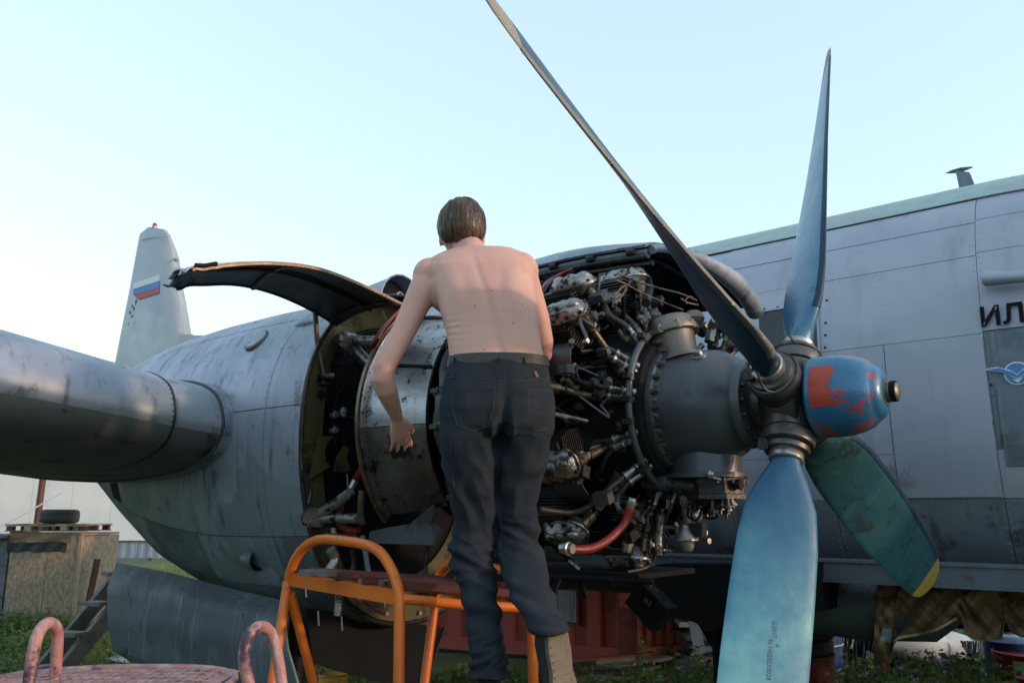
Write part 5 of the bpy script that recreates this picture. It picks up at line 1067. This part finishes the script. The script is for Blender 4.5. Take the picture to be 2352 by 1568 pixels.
for k in range(60):
    px = random.uniform(985,1260); Y = random.uniform(7.5,10.2); X = wY(px, 1500, Y).x; z = random.uniform(.12,.32)
    weed_into(mbL, None, X, Y, z, 4, 12, .12)
for k in range(90):
    px = random.uniform(-40,260); Y = random.uniform(10,14); X = wY(px, 1500, Y).x; weed_into(mbL, None, X, Y, random.uniform(.1,.35), 4, 10, .12)
for k in range(80):
    X = random.uniform(x0_-.8, x1_+.4); weed_into(mbL if k % 3 else mbD, None, X, YS-random.uniform(.05,.6), random.uniform(.15,.45), 4, 10, .1)
o = obj('weeds', mbL, LF, None, 0, kind='stuff', label='leafy green weeds growing between the scrap', recalc=False)
o = obj('flowers', mbF, PUR, None, 0, kind='stuff', label='tiny purple flowers among the weeds', recalc=False)
o = obj('dry_weeds', mbD, LF2, None, 0, kind='stuff', label='yellowing dry weeds among the green ones', recalc=False)
for px, py, Y, lb in ((1470,1462,8.6,'tall thin leafy weed growing before the corner of the red container'),(1550,1490,8.0,'dry tall weed with pale seed heads by the scrap heap'),(1590,1470,9.4,'bushy green weed at the right corner of the container')):
    mb = MB(); P = wY(px, py, Y); weed_into(mb, None, P.x, Y, P.z, 4, 40, .10); tag(obj('tall_weed', mb, LF if 'dry' not in lb else LF2, None, 0, recalc=False), lb, 'weed')
# ================================================================== ORANGE WORK PLATFORM
ORAN = M('orange_paint', (.72,.17,.015), (.62,.13,.015), 5, .38, 0, .12, 45, dirt=(.22,.055,.015), dsc=30, dth=.62)
REDW = M('red_brown_board', (.10,.022,.022), (.07,.02,.02), 7, .7, 0, .15, 50, dirt=(.16,.12,.10), dsc=9, dth=.64)
A_ = wY(662, 1330, 3.30); B_ = wY(917, 1372, 2.85); C_ = wY(1003, 1352, 3.42); D_ = B_+(C_-A_)
D_ = wY(1222, 1396, 3.02)
st_ = thing('work_platform', 'orange tubular step platform with two hoops and dark red boards', 'platform', ((A_.x+D_.x)/2, (A_.y+D_.y)/2, 0))
def tb(name, pts, r, m, par, sm=0, seg=14): mb = MB(); mb.tube(pts, r, seg, sm); return obj(name, mb, m, par, 60)
def hoopY(px, a, b, pa, pb): t = (px-pa)/(pb-pa); return a.y+(b.y-a.y)*t
hp = [(662,1345),(666,1318),(678,1285),(695,1260),(718,1244),(745,1238),(800,1243),(845,1252),(872,1267),(890,1290),(905,1320),(914,1350),(918,1378)]
H1 = [wY(px, py, hoopY(px, A_, B_, 662, 918)) for px, py in hp]
tb('hoop', H1, .0185, ORAN, st_, 3)
hp = [(1003,1362),(1005,1335),(1013,1312),(1028,1297),(1052,1291),(1095,1298),(1150,1308),(1195,1322),(1215,1350),(1222,1392)]
H2 = [wY(px, py, hoopY(px, C_, D_, 1003, 1222)) for px, py in hp]
tb('hoop', H2, .0175, ORAN, st_, 3)
def gnd(a, b): t = a.z/(a.z-b.z); return a+(b-a)*t    # extend a->b to the ground
for pts in ([wY(661,1335,3.30), wY(626,1568,3.18)], [wY(667,1362,3.29), wY(720,1568,3.42)], [wY(918,1372,2.85), wY(916,1568,2.82)], [wY(1002,1358,3.42), wY(975,1568,3.36)]):
    tb('leg', [pts[0], gnd(*pts)], .0185, ORAN, st_)
tb('leg', [D_, Vector((D_.x+.02, D_.y-.03, 0))], .0185, ORAN, st_)
mb = MB(); mb.bar(A_+Vector((0,0,.0)), B_+Vector((-.01,0,0)), .008, .045); mb.bar(A_+Vector((0,.02,.02)), B_+Vector((-.01,.02,.02)), .04, .006); obj('cross_bar', mb, ORAN, st_, 30)
tb('side_rail', [B_+Vector((.01,0,-.003)), B_.lerp(D_,.5)+Vector((0,0,-.006)), D_], .0165, ORAN, st_)
tb('side_rail', [A_, C_], .0165, ORAN, st_); tb('side_rail', [C_, D_], .0165, ORAN, st_)
for k in range(4):
    t0, t1 = .02+k*.245, .25+k*.245; a = A_.lerp(B_, (t0+t1)/2); b = C_.lerp(D_, (t0+t1)/2); wd = ((B_-A_).length)*(t1-t0)*.62
    mb = MB(); mb.bar(a+(b-a)*.05+Vector((0,0,.040)), b+Vector((0,0,.042)), wd, .024); obj('deck_board', mb, REDW, st_, 0)
for k, (u0, u1) in enumerate(((150,210),(215,312),(490,640))):
    a = wY(*c4(u0, 905+(u0>300)*50), 3.05); b = wY(*c4(u1, 915+(u0>300)*50), 3.02); mb = MB(); mb.bar(a, b, .06, .02); obj('wood_wedge', mb, WOODG, st_, 0)
for k in range(2):
    a = wY(*c4(640+k*350, 955+k*35), 2.95+.08*k); mb = MB(); mb.ball(a, .008, 8, (1.6,1,.5)); obj('bolt_head', mb, SILV, st_)
for z in (1.285, .98, .68, .38):
    a = Vector((B_.x+.01, B_.y-.05, z)); b = Vector((D_.x+.01, D_.y-.10-.0, z)); a.y -= .10; b.y -= .18
    mb = MB(); mb.bar(a, b, .24, .026); obj('step', mb, REDW, st_, 0)
    mb = MB(); mb.bar(a+Vector((-.01,.13,-.025)), b+Vector((.01,.22,-.025)), .035, .03); obj('step_bracket', mb, ORAN, st_, 0)

# ================================================================== FOREGROUND STAND
PINK = M('chipped_pink_paint', (.36,.14,.13), (.44,.25,.25), 24, .5, 0, .2, 60, dirt=(.07,.04,.07), dsc=10, dth=.52, streak=(.58,.53,.56), ssc=38)
PLATE = M('chipped_plate_paint', (.26,.12,.115), (.42,.30,.31), 26, .5, .1, .1, 60, dirt=(.09,.06,.085), dsc=18, dth=.60)
ps = thing('perforated_stand', 'chipped pink steel stand with perforated deck and two hoops, nearest the viewer', 'stand', (-1.0, 2.1, 0))
def pipe(P):
    Q = []
    for i in range(len(P)-1):
        p0, p1, p2, p3 = P[max(i-1,0)], P[i], P[i+1], P[min(i+2,len(P)-1)]
        for k in range(5): t = k/5; Q.append(.5*((2*p1)+(p2-p0)*t+(2*p0-5*p1+4*p2-p3)*t*t+(3*p1-p0-3*p2+p3)*t**3))
    Q.append(P[-1]); tb('hoop', [Vector((Q[0].x, Q[0].y, 0))]+Q+[Vector((Q[-1].x, Q[-1].y, 0))], .0140, PINK, ps)
hp = [(c13(u, v)) for u, v in ((250,1568),(262,1450),(285,1300),(322,1160),(370,1078),(425,1050),(475,1080),(492,1150),(488,1300),(478,1450),(470,1568))]
Ys = [2.05,2.05,2.05,2.06,2.08,2.11,2.14,2.16,2.17,2.18,2.18]
P_ = [wY(*p, y) for p, y in zip(hp, Ys)]; pipe(P_)
hp = [(576,1590),(566,1544),(561,1509),(566,1474),(583,1446),(601,1438),(619,1449),(632,1481),(640,1520),(648,1575)]
Ys = [2.06,2.06,2.06,2.06,2.07,2.10,2.13,2.15,2.16,2.16]
P_ = [wY(*p, y) for p, y in zip(hp, Ys)]; pipe(P_)
zp = 1.507; x0p, x1p, y0p, y1p = -1.34, -.715, 2.0, 2.31; nx, ny = 24, 7; cw_, ch_ = (x1p-x0p)/nx, (y1p-y0p)/ny
mb = MB()
def pz(x, y): return zp-.010*(x1p-x)/(x1p-x0p)-.012*max(0, (x-(-.80))/.09)**2-.01*max(0, ((-1.27)-x)/.07)**2
for i in range(nx):
    for j in range(ny):
        x, y = x0p+(i+.5)*cw_, y0p+(j+.5)*ch_; solid = (i in (0, nx-1) or j == ny-1)
        ou = [(x+cw_/2*a, y+ch_/2*b) for a, b in ((1,0),(1,1),(0,1),(-1,1),(-1,0),(-1,-1),(0,-1),(1,-1))]
        inn = [(x+.0088*math.cos(PI/4*k), y+.0150*math.sin(PI/4*k)) for k in range(8)]; k0 = len(mb.v)
        if solid: mb.add([Vector((a, b, pz(a, b))) for a, b in ou], [tuple(range(8))]); continue
        mb.v += [Vector((a, b, pz(a, b))) for a, b in ou]+[Vector((a, b, pz(a, b)+.002)) for a, b in inn]+[Vector((a, b, pz(a, b)-.002)) for a, b in inn]
        for k in range(8): k2 = (k+1) % 8; mb.f += [(k0+k, k0+k2, k0+8+k2, k0+8+k), (k0+8+k, k0+8+k2, k0+16+k2, k0+16+k)]
obj('perforated_deck', mb, PLATE, ps, 20, recalc=False)
tb('deck_rim', [Vector((x0p, y0p, pz(x0p,0)-.008)), Vector((x0p-.01, y1p-.05, pz(x0p,0)-.008)), Vector((x0p+.04, y1p, pz(x0p,0)-.002)), Vector((-1.1, y1p+.003, zp-.005)), Vector((-.84, y1p+.003, zp-.004)), Vector((x1p-.02, y1p-.02, pz(x1p,0)-.002)), Vector((x1p+.01, y1p-.1, pz(x1p,0)-.008)), Vector((x1p+.01, y0p, pz(x1p,0)-.008))], .009, PLATE, ps, 3)
mb = MB(); mb.box(((x0p+x1p)/2, (y0p+y1p)/2, zp-.045), (x1p-x0p-.02, y1p-y0p-.02, .006)); obj('deck_underside', mb, REDW, ps, 0)
mb = MB(); mb.box(((x0p+x1p)/2, y1p-.03, zp-.070), (x1p-x0p, .03, .04)); obj('deck_beam', mb, PINK, ps, 0)

# ================================================================== PERSON
SKINP = M('skin', (.62,.365,.305), (.55,.30,.25), 6, .5, 0, .06, 90, dirt=(.57,.32,.25), dsc=7, dth=.54, sss=.12, spec=.35)
JEANS = M('dark_jeans', (.016,.022,.034), (.028,.034,.044), 7, .9, 0, .35, 260, dirt=(.030,.040,.055), dsc=3.2, dth=.62, spec=.2, streak=(.028,.035,.046), ssc=60)
BELT = M('black_leather', (.018,.018,.022), (.03,.03,.034), 12, .45, 0, .1, 90); HAIR = M('brown_hair', (.042,.025,.016), (.075,.047,.030), 30, .45, 0, 0, spec=.4, contrast=.1)
SHOE = M('dark_shoe', (.02,.021,.025), (.035,.035,.04), 9, .7, 0, .2, 120); SOLE = M('tan_sole', (.20,.16,.12), (.15,.12,.09), 9, .75, 0, .1, 40, streak=(.10,.08,.06), ssc=90); STITCH = M('jeans_stitch', (.055,.052,.05), (.045,.042,.04), 9, .8, 0, 0)
def remesh(mb, vox, it=6, fac=.5):
    me = bpy.data.meshes.new('r'); me.from_pydata(mb.v, [], mb.f); bm = bmesh.new(); bm.from_mesh(me); bmesh.ops.recalc_face_normals(bm, faces=bm.faces); bm.to_mesh(me); bm.free()
    o = bpy.data.objects.new('r', me); coll.objects.link(o); m = o.modifiers.new('r', 'REMESH'); m.mode = 'VOXEL'; m.voxel_size = vox
    s_ = o.modifiers.new('s', 'SMOOTH'); s_.iterations = it; s_.factor = fac; bpy.context.view_layer.update()
    e = o.evaluated_get(bpy.context.evaluated_depsgraph_get()); m2 = e.to_mesh(); r = MB(); r.v = [v.co.copy() for v in m2.vertices]; r.f = [tuple(p.vertices) for p in m2.polygons]; r.n = [v.normal.copy() for v in m2.vertices]
    e.to_mesh_clear(); bpy.data.objects.remove(o); return r
def sring(py, L, R_, Y, dh, n=28, e=2.4, tilt=0):
    a = wY(L, py, Y); b = wY(R_, py, Y); c = (a+b)/2; w_ = (b-a).length/2; out = []
    for k in range(n):
        t = 2*PI*k/n; cs, sn = math.cos(t), math.sin(t); out.append(c+Vector((w_*math.copysign(abs(cs)**(2/e), cs), dh*math.copysign(abs(sn)**(2/e), sn), tilt*dh*sn)))
    return out
def topx(P):
    d = P-CAM; z = d.dot(cF); return 1176+1898*d.x/z, 784-1898*d.dot(cU)/z
mb = MB()
mb.loft([sring(*r) for r in ((850,1034,1256,2.70,.095),(800,1030,1246,2.73,.095),(760,1024,1240,2.77,.10),(720,1012,1236,2.81,.11),(680,1002,1232,2.85,.115),(645,990,1226,2.89,.115),(622,972,1228,2.91,.11),(604,978,1222,2.925,.10),(590,1000,1208,2.94,.085),(580,1022,1195,2.95,.07),(573,1045,1180,2.96,.05))])
mb.ball(wY(988,634,2.90), .066, 16, (1,.95,1.05)); mb.ball(wY(1192,622,2.92), .074, 16, (1,.95,.98)); mb.ball(wY(1030,660,2.88), .078, 16, (1,.85,1.3)); mb.ball(wY(1165,655,2.885), .078, 16, (1,.85,1.3))
mb.tube([wY(1092,610,2.94), wY(1083,580,2.97), wY(1066,560,3.02)], [.072,.058,.056], 18)
HC = wY(1061, 532, 3.03)
mb.ball(HC, .098, 24, (.80,1.0,1.10)); mb.ball(HC+Vector((0,.055,-.055)), .066, 18, (.85,.95,1.15)); mb.ball(HC+Vector((0,.10,-.105)), .028, 12)    # jaw, chin
mb.tube([HC+Vector((0,.098,.0)), HC+Vector((0,.128,-.035)), HC+Vector((0,.105,-.045))], [.010,.014,.011], 10)     # nose
mb.ball(HC+Vector((0,.103,-.075)), .016, 10, (1.5,.6,.6)); mb.ball(HC+Vector((0,.085,.02)), .04, 12, (1.4,.5,.4))
for sg in (-1, 1):
    mb.ball(HC+Vector((.081*sg,.008,-.028)), .032, 12, (.28,.62,1.0)); mb.ball(HC+Vector((.036*sg,.093,-.002)), .014, 10)
al = [(985,640,2.90,.055),(972,668,2.88,.054),(950,712,2.855,.047),(925,765,2.82,.043),(897,815,2.78,.041),(881,846,2.76,.040),(879,868,2.765,.040),(886,893,2.79,.039),(896,918,2.83,.033),(905,940,2.87,.027),(910,956,2.895,.0235)]
mb.tube([wY(a, b, c) for a, b, c, r in al], [r for *_, r in al], 16)
ar = [(1200,636,2.92,.058),(1216,680,2.95,.052),(1235,735,2.98,.046),(1246,785,3.01,.042),(1244,812,3.05,.041),(1236,815,3.12,.036),(1228,805,3.20,.028),(1224,798,3.25,.024)]
mb.tube([wY(a, b, c) for a, b, c, r in ar], [r for *_, r in ar], 16)
def hand(mb, W, D, S, sc_=1.0, thumb=1):
    """W wrist point, D finger direction, S sideways direction (towards the thumb)"""
    D = D.normalized(); S = (S-D*S.dot(D)).normalized(); N = D.cross(S)
    rings = []
    for t, w_, h in ((-.01,.024,.020),(.02,.030,.017),(.05,.040,.015),(.08,.042,.013),(.092,.040,.011)):
        rings.append([W+D*t*sc_+(S*math.cos(a)*w_+N*math.sin(a)*h)*sc_ for a in [2*PI*k/16 for k in range(16)]])
    mb.loft(rings)
    for k, (o_, L_, r, cu) in enumerate(((.031,.074,.0088,.2),(.011,.083,.0092,.28),(-.010,.077,.0088,.36),(-.030,.060,.0078,.45))):
        b = W+D*.082*sc_+S*o_*sc_; sp_ = S*(o_*.45); p1 = b+D*L_*.42*sc_+sp_*.5-N*.006*cu; p2 = p1+(D*L_*.32-N*L_*.32*cu*1.1)*sc_+sp_*.2; p3 = p2+(D*L_*.22-N*L_*.30*cu*1.4)*sc_
        mb.tube([b-D*.02*sc_, b, p1, p2, p3], [r*1.1*sc_, r*1.08*sc_, r*sc_, r*.93*sc_, r*.72*sc_], 10, 3)
    b = W+(D*.025+S*.024)*sc_; mb.tube([b, b+(D*.03+S*.026-N*.008)*sc_, b+(D*.058+S*.034-N*.016)*sc_, b+(D*.080+S*.034-N*.022)*sc_], [.014*sc_,.0125*sc_,.0105*sc_,.008*sc_], 10, 3)
hand(mb, wY(911,960,2.90), wY(926,1040,2.99)-wY(911,960,2.90), Vector((.75,.6,.0)), .95)
hand(mb, wY(1224,798,3.25), Vector((-.15,.95,-.05)), Vector((-.8,-.1,.5)), .92)
body = remesh(mb, .0055, 9)
mids = [(570,1082),(620,1098),(680,1120),(740,1138),(800,1150),(850,1156)]
def gsn(d, w_): return math.exp(-(d/w_)**2)
for i, v in enumerate(body.v):
    n = body.n[i]
    if n.y > -.15: continue
    px, py = topx(v)
    if py < 565 or py > 860 or px < 985 or px > 1245: continue
    mx = interp(mids, py)[0]; k = 0
    k -= .010*gsn(px-mx, 9)*min(1, (py-560)/60)*(.45+.55*gsn(py-760, 90))
    k += .0045*(gsn(px-mx+34, 22)+gsn(px-mx-34, 22))*gsn(py-790, 70)
    k += .010*gsn(px-1040-(py-650)*.25, 24)*gsn(py-665, 46)+.011*gsn(px-1176+(py-650)*.18, 24)*gsn(py-655, 46)
    k -= .006*gsn(px-1068, 16)*gsn(py-690, 50); k -= .007*gsn(px-1150, 14)*gsn(py-680, 50)
    k += .0022*math.sin(py*.42+px*.05)*gsn(px-1040, 26)*gsn(py-755, 32); k -= .006*gsn(py-832, 14)*gsn(abs(px-mx)-28, 12)
    v += n*k*.8
per = thing('person', 'shirtless man seen from behind in dark jeans and black belt, stepping up the orange platform', 'person', (-.05, 2.75, 0))
bo = obj('body', body, SKINP, per, 180, recalc=False)
bvbody = BVHTree.FromPolygons(body.v, body.f); MOLE = M('mole', (.16,.07,.05), (.12,.05,.04), 9, .6, 0, 0)
for mx_, my_ in ((1091,702),(1052,748),(1178,742),(1129,668),(1200,700),(1112,803)):
    h_ = hit(bvbody, mx_, my_, 0)
    if h_: mb = MB(); mb.ball(h_, .0026, 8, (1,.5,1)); obj('mole', mb, MOLE, bo)
# eyes (face turned away)
for sg in (-1, 1): mb = MB(); mb.ball(HC+Vector((.034*sg,.102,.0)), .0105, 10); obj('eye', mb, WHITEM, per)
# hair: cap and strands
mb = MB(); capc = HC+Vector((0,-.004,.012)); rings = []
def headp(th, ph, k=1.0):    # th from top, ph around (0 = towards the viewer)
    return capc+Vector((math.sin(th)*math.sin(ph)*.0895*k, -math.sin(th)*math.cos(ph)*.106*k, math.cos(th)*.114*k))
def lim(ph): a = abs(math.atan2(math.sin(ph), math.cos(ph))); return R(131) if a < .9 else (R(131)-(a-.9)*R(42) if a < 2.0 else R(66))
for i in range(14): rings.append([headp(max(.02, lim(2*PI*j/40)*(i+.2)/13), 2*PI*j/40) for j in range(40)])
mb.loft(rings, caps=False); obj('scalp_hair', mb, HAIR, per, 180)
mbh = MB(); random.seed(4)
HAIR2 = M('light_hair_strands', (.15,.10,.065), (.08,.052,.035), 40, .4, 0, 0, spec=.5)
mb2 = MB()
for k in range(3000):
    ph = random.uniform(-PI, PI); th0 = random.uniform(.03, lim(ph)*.8); L_ = random.uniform(.5, 1.0); th1 = min(lim(ph)+random.uniform(-.10,.13)+.08*noise.noise(Vector((ph*9, 0, 7))), th0+L_); cl_ = noise.noise(Vector((ph*4, th0*3, 0))); sw = .35*cl_+random.uniform(-.10,.10); lift = 1.0+.07*max(0, noise.noise(Vector((ph*7, 2, th0*2)))+.25)+random.uniform(0,.03)
    pts = [headp(th0+(th1-th0)*t, ph+sw*t*t*(1 if t < 1 else 1.1), lift+.03*math.sin(PI*min(1, t+.1))*random.uniform(.2,1)) for t in (0,.25,.5,.75,1)]
    w_ = random.uniform(.0012,.0028); tgt = mbh if random.random() < .72 else mb2; n0 = len(tgt.v)
    for j, p in enumerate(pts):
        out = (p-capc).normalized(); d = (pts[min(j+1,4)]-pts[max(j-1,0)]); s_ = d.cross(out); s_ = s_.normalized() if s_.length > 1e-9 else Vector((1,0,0)); ww = w_*(1 if j < 3 else .6 if j == 3 else .15)
        tgt.v += [p-s_*ww, p+s_*ww]
    for j in range(4): a = n0+2*j; tgt.f.append((a, a+1, a+3, a+2))
obj('hair', mbh, HAIR, per, 180, recalc=False); obj('hair_highlight', mb2, HAIR2, per, 180, recalc=False)
# jeans
mb = MB()
mb.loft([sring(*r) for r in ((834,1028,1262,2.70,.108),(860,1024,1266,2.695,.118),(900,1016,1272,2.69,.130),(945,1010,1278,2.685,.135),(985,1010,1276,2.69,.128),(1015,1030,1260,2.70,.10))])
mb.loft([sring(*r) for r in ((960,1012,1150,2.685,.115),(1010,1012,1148,2.69,.112),(1060,1016,1143,2.71,.105),(1110,1024,1140,2.73,.098),(1160,1034,1138,2.755,.088),(1200,1040,1136,2.77,.082),(1240,1036,1136,2.785,.080),(1275,1034,1134,2.78,.078),(1310,1044,1137,2.77,.074),(1350,1055,1142,2.755,.070),(1400,1064,1149,2.735,.066),(1450,1072,1156,2.715,.063),(1500,1078,1162,2.70,.064),(1530,1078,1168,2.695,.068),(1552,1074,1172,2.69,.072))])
mb.loft([sring(*r) for r in ((960,1150,1277,2.69,.118),(1010,1146,1268,2.705,.112),(1060,1140,1256,2.73,.105),(1110,1136,1244,2.765,.096),(1160,1134,1234,2.79,.088),(1200,1136,1236,2.80,.082),(1240,1140,1243,2.79,.078),(1285,1143,1250,2.75,.074),(1330,1153,1260,2.70,.068),(1375,1172,1276,2.64,.063),(1410,1192,1294,2.585,.064),(1438,1212,1308,2.55,.066),(1450,1218,1314,2.545,.067))])
def wr(v, a, b, t):
    n = noise.noise(Vector(((v.x+v.z*t*.3)*a, v.y*a*.6, (v.z+v.x*t)*b))); return (1-abs(n)*2.6)*.7+noise.noise(Vector((v.x*a*2, v.y*a, v.z*b*1.7)))*.5-.35
jm = remesh(mb, .0060, 5)
for i, v in enumerate(jm.v):
    px, py = topx(v); n = jm.n[i]; k = .003*noise.noise(v*14)+.0045*noise.noise(Vector((v.x*7, v.y*7, v.z*4)))
    if px < 1150 and py > 1000 or py > 1440:
        kf = gsn(py-1285, 62); k += .013*kf*wr(v, 6, 26, .5) + .013*gsn(py-1520, 42)*wr(v, 7, 30, -.4) + .010*gsn(py-1120, 100)*wr(v, 13, 7, 1.2) + .004*gsn(py-1400,50)*math.sin(py*.11-px*.03+3*noise.noise(v*6))
    elif py > 1000: k += .011*wr(v, 13, 6, -1.0)*gsn(py-1100, 110) + .010*gsn(py-1230, 50)*wr(v, 7, 26, .6) + .005*gsn(py-1390,50)*math.sin(py*.13-px*.06+2*noise.noise(v*6))
    else:
        cz = 1160; k -= .012*gsn(px-cz, 9)*gsn(py-970, 60); k += .006*gsn(abs(px-1150)-20, 12)*gsn(py-1000, 34)*math.sin((px-1150)*.25)
    k -= .02*gsn(px-1152, 12)*gsn(py-1010, 30)
    v += n*k*1.8
je = obj('jeans', jm, JEANS, per, 180, recalc=False)
bvj = BVHTree.FromPolygons(jm.v, jm.f)
def line_on(name, pts, r, m, par, off=.0008, bvh=bvj, sub=6):
    P = []
    for (a, b), (c, d) in zip(pts, pts[1:]):
        for k in range(sub): t = k/sub; h = hit(bvh, a+(c-a)*t, b+(d-b)*t, off); P += [h] if h else []
    h = hit(bvh, *pts[-1], off); P += [h] if h else []
    if len(P) < 2: return
    mb = MB(); mb.tube(P, r, 5, flat=1); return obj(name, mb, m, par, 60)
line_on('seam', [(1158,858),(1161,900),(1160,950),(1154,1000)], .0011, STITCH, je)
line_on('seam', [(1030,866),(1090,870),(1158,874),(1230,872),(1264,868)], .0011, STITCH, je)
for pk in ([(1035,893),(1085,892),(1137,888),(1135,930),(1122,978),(1085,990),(1050,975),(1038,930),(1035,893)], [(1212,897),(1240,896),(1272,895),(1272,940),(1255,985),(1228,990),(1214,950),(1212,897)]):
    line_on('pocket_stitch', pk, .0011, STITCH, je); line_on('pocket_stitch', [(p[0], p[1]+5) for p in pk[:3]], .0009, STITCH, je)
line_on('seam', [(1034,1010),(1040,1100),(1050,1200)], .001, STITCH, je)
# belt and loops
mb = MB(); r0 = sring(846, 1026, 1264, 2.70, .1125, 48); r1 = sring(823, 1029, 1260, 2.702, .1105, 48); mb.loft([r0, r1], caps=False); mb.loft([[p*1 for p in r1], [p+Vector((0,0,-.001))+((sum(r1, Vector())/48)-p)*.05 for p in r1]], caps=False); obj('belt', mb, BELT, per, 60)
bvb = BVHTree.FromPolygons(mb.v, mb.f)
for px, dx in ((1043,-2),(1146,0),(1204,6),(1262,4)):
    P = []
    for t in lin(0,1,5):
        h = hit(bvb, px+dx*t, 820+50*t-(0 if px != 1262 else 4), .004) or hit(bvj, px+dx*t, 820+50*t, .003); P += [h] if h else []
    if len(P) > 1: mb = MB(); mb.tube(P, .0065, 6, flat=.35); obj('belt_loop', mb, JEANS, per, 60)
h = hit(bvj, 1240, 862, .002)
q = [hit(bvj, *p, .003) for p in ((1226,852),(1258,858),(1262,868),(1232,866))]
if all(q): mb = MB(); mb.prism(q, (0,1,0), .002); obj('belt_tag', mb, M('tan_leather', (.22,.12,.08), None, 9, .7, 0, .1), per, 0)
# left shoe on the step
S0 = wY(1124, 1560, 2.69); zs_ = 1.300
mb = MB(); mb.loft([[Vector((S0.x+cx2+w_*math.cos(t), y, zc+h*math.sin(t))) for t in [2*PI*k/18 for k in range(18)]] for y, w_, h, zc, cx2 in ((2.63,.022,.03,zs_+.05,0),(2.645,.034,.045,zs_+.06,0),(2.68,.038,.055,zs_+.065,0),(2.72,.038,.055,zs_+.065,0),(2.77,.038,.042,zs_+.055,.005),(2.83,.043,.034,zs_+.045,.01),(2.88,.043,.027,zs_+.038,.01),(2.92,.032,.02,zs_+.03,.01),(2.935,.015,.01,zs_+.025,.01))]); sh_ = obj('shoe', mb, SHOE, per)
mb = MB(); pts = [(2.625,.02),(2.64,.034),(2.69,.039),(2.75,.036),(2.83,.045),(2.89,.044),(2.93,.03),(2.945,.01)]
poly = [Vector((S0.x+.004+w_, y, zs_+.012)) for y, w_ in pts]+[Vector((S0.x+.004-w_, y, zs_+.012)) for y, w_ in reversed(pts)]; mb.prism(poly, (0,0,1), .024); obj('sole', mb, SOLE, sh_, 30)
bvs = BVHTree.FromPolygons([v.co+ORG[sh_.name] for v in sh_.data.vertices], [tuple(p.vertices) for p in sh_.data.polygons])
L0 = wY(1138, 1561, 2.60)
for a in (-38, 0, 38):
    mb = MB(); d = Vector((math.sin(R(a)), 0, math.cos(R(a)))); s_ = Vector((d.z, 0, -d.x)); o0 = Vector((S0.x+.008, 2.618, zs_+.055)); mb.prism([o0, o0+d*.013+s_*.006, o0+d*.026, o0+d*.013-s_*.006], (0,1,0), .002); obj('shoe_logo', mb, WHITEM, sh_, 0)
mb = MB(); mb.tube([S0+Vector((0,0,-.01)), wY(1122,1500,2.70)], .036, 14); obj('sock', mb, SHOE, per)
# right shoe: heel up, sole turned to the viewer
Hh = wY(1274, 1452, 2.555); T_ = wY(1296, 1618, 2.58); d = (T_-Hh); L_ = .275; d.normalize(); Nn = Vector((.45, -.89, .0)); Nn = (Nn-d*Nn.dot(d)).normalized(); S_ = d.cross(Nn)
def srng(t, w_, h, zc): c = Hh+d*t-Nn*zc; return [c+S_*math.cos(a)*w_+Nn*math.sin(a)*h for a in [2*PI*k/18 for k in range(18)]]
mb = MB(); mb.loft([srng(*p) for p in ((-.012,.022,.03,.035),(.0,.034,.045,.045),(.04,.038,.05,.05),(.09,.038,.045,.045),(.14,.042,.036,.035),(.20,.045,.028,.028),(.24,.034,.02,.022),(.258,.014,.01,.018))]); sh2 = obj('shoe', mb, SHOE, per)
pts = [(-.018,.018),(0,.034),(.05,.037),(.11,.034),(.17,.045),(.22,.044),(.25,.03),(.265,.01)]; mb = MB(); poly = [Hh+d*t+S_*w_+Nn*.008 for t, w_ in pts]+[Hh+d*t-S_*w_+Nn*.008 for t, w_ in reversed(pts)]; mb.prism(poly, Nn, .022); so2 = obj('sole', mb, SOLE, sh2, 30)
for k in range(11): mb = MB(); mb.bar(Hh+d*(.01+k*.022)-S_*.03+Nn*.020, Hh+d*(.01+k*.022)+S_*.03+Nn*.020, .006, .004, tuple(Nn)); obj('tread_bar', mb, SOLE, sh2, 0)
mb = MB(); mb.tube([Hh+Nn*-.05+d*.02, wY(1252,1430,2.58), wY(1240,1405,2.62)], .036, 14); obj('sock', mb, SHOE, per)
# ================================================================== UNSEEN TREES ADDED BEHIND THE VIEWER (to block low horizon light)
random.seed(31); mb = MB(); mt = MB()
LT = M('tree_foliage', (.045,.075,.02), (.03,.055,.015), .8, .8, 0, 0)
for k in range(76):
    az = R(50+250*k/75)+random.uniform(-.02,.02); d_ = random.uniform(20,27)
    if abs(az-SUN_AZ) < R(5): continue  # gap left to let the low sun through
    x, y = d_*math.sin(az), d_*math.cos(az); h = random.uniform(3.2,4.8); mt.tube([(x,y,0),(x,y,h*.6)], .16, 6)
    for j in range(200):
        a, b, r = random.uniform(0,2*PI), random.uniform(-1,1), random.uniform(.4,1.15)**.6
        p = Vector((x+1.9*r*math.cos(a)*math.sqrt(1-b*b), y+2.1*r*math.sin(a)*math.sqrt(1-b*b), h*.52+h*.47*b*r)); u = Vector((random.uniform(-1,1), random.uniform(-1,1), random.uniform(-1,1))).normalized()*.42; v = u.orthogonal().normalized()*.34
        mb.add([p-u, p-v*.6, p+u, p+v*.6], [(0,1,2,3)])
obj('unseen_tree_belt', mb, LT, None, 0, kind='stuff', label='unseen belt of trees added to block low horizon light', recalc=False)
obj('unseen_tree_trunks', mt, WOODG, None, 0, kind='stuff', label='trunks of the unseen added belt of trees', recalc=False)
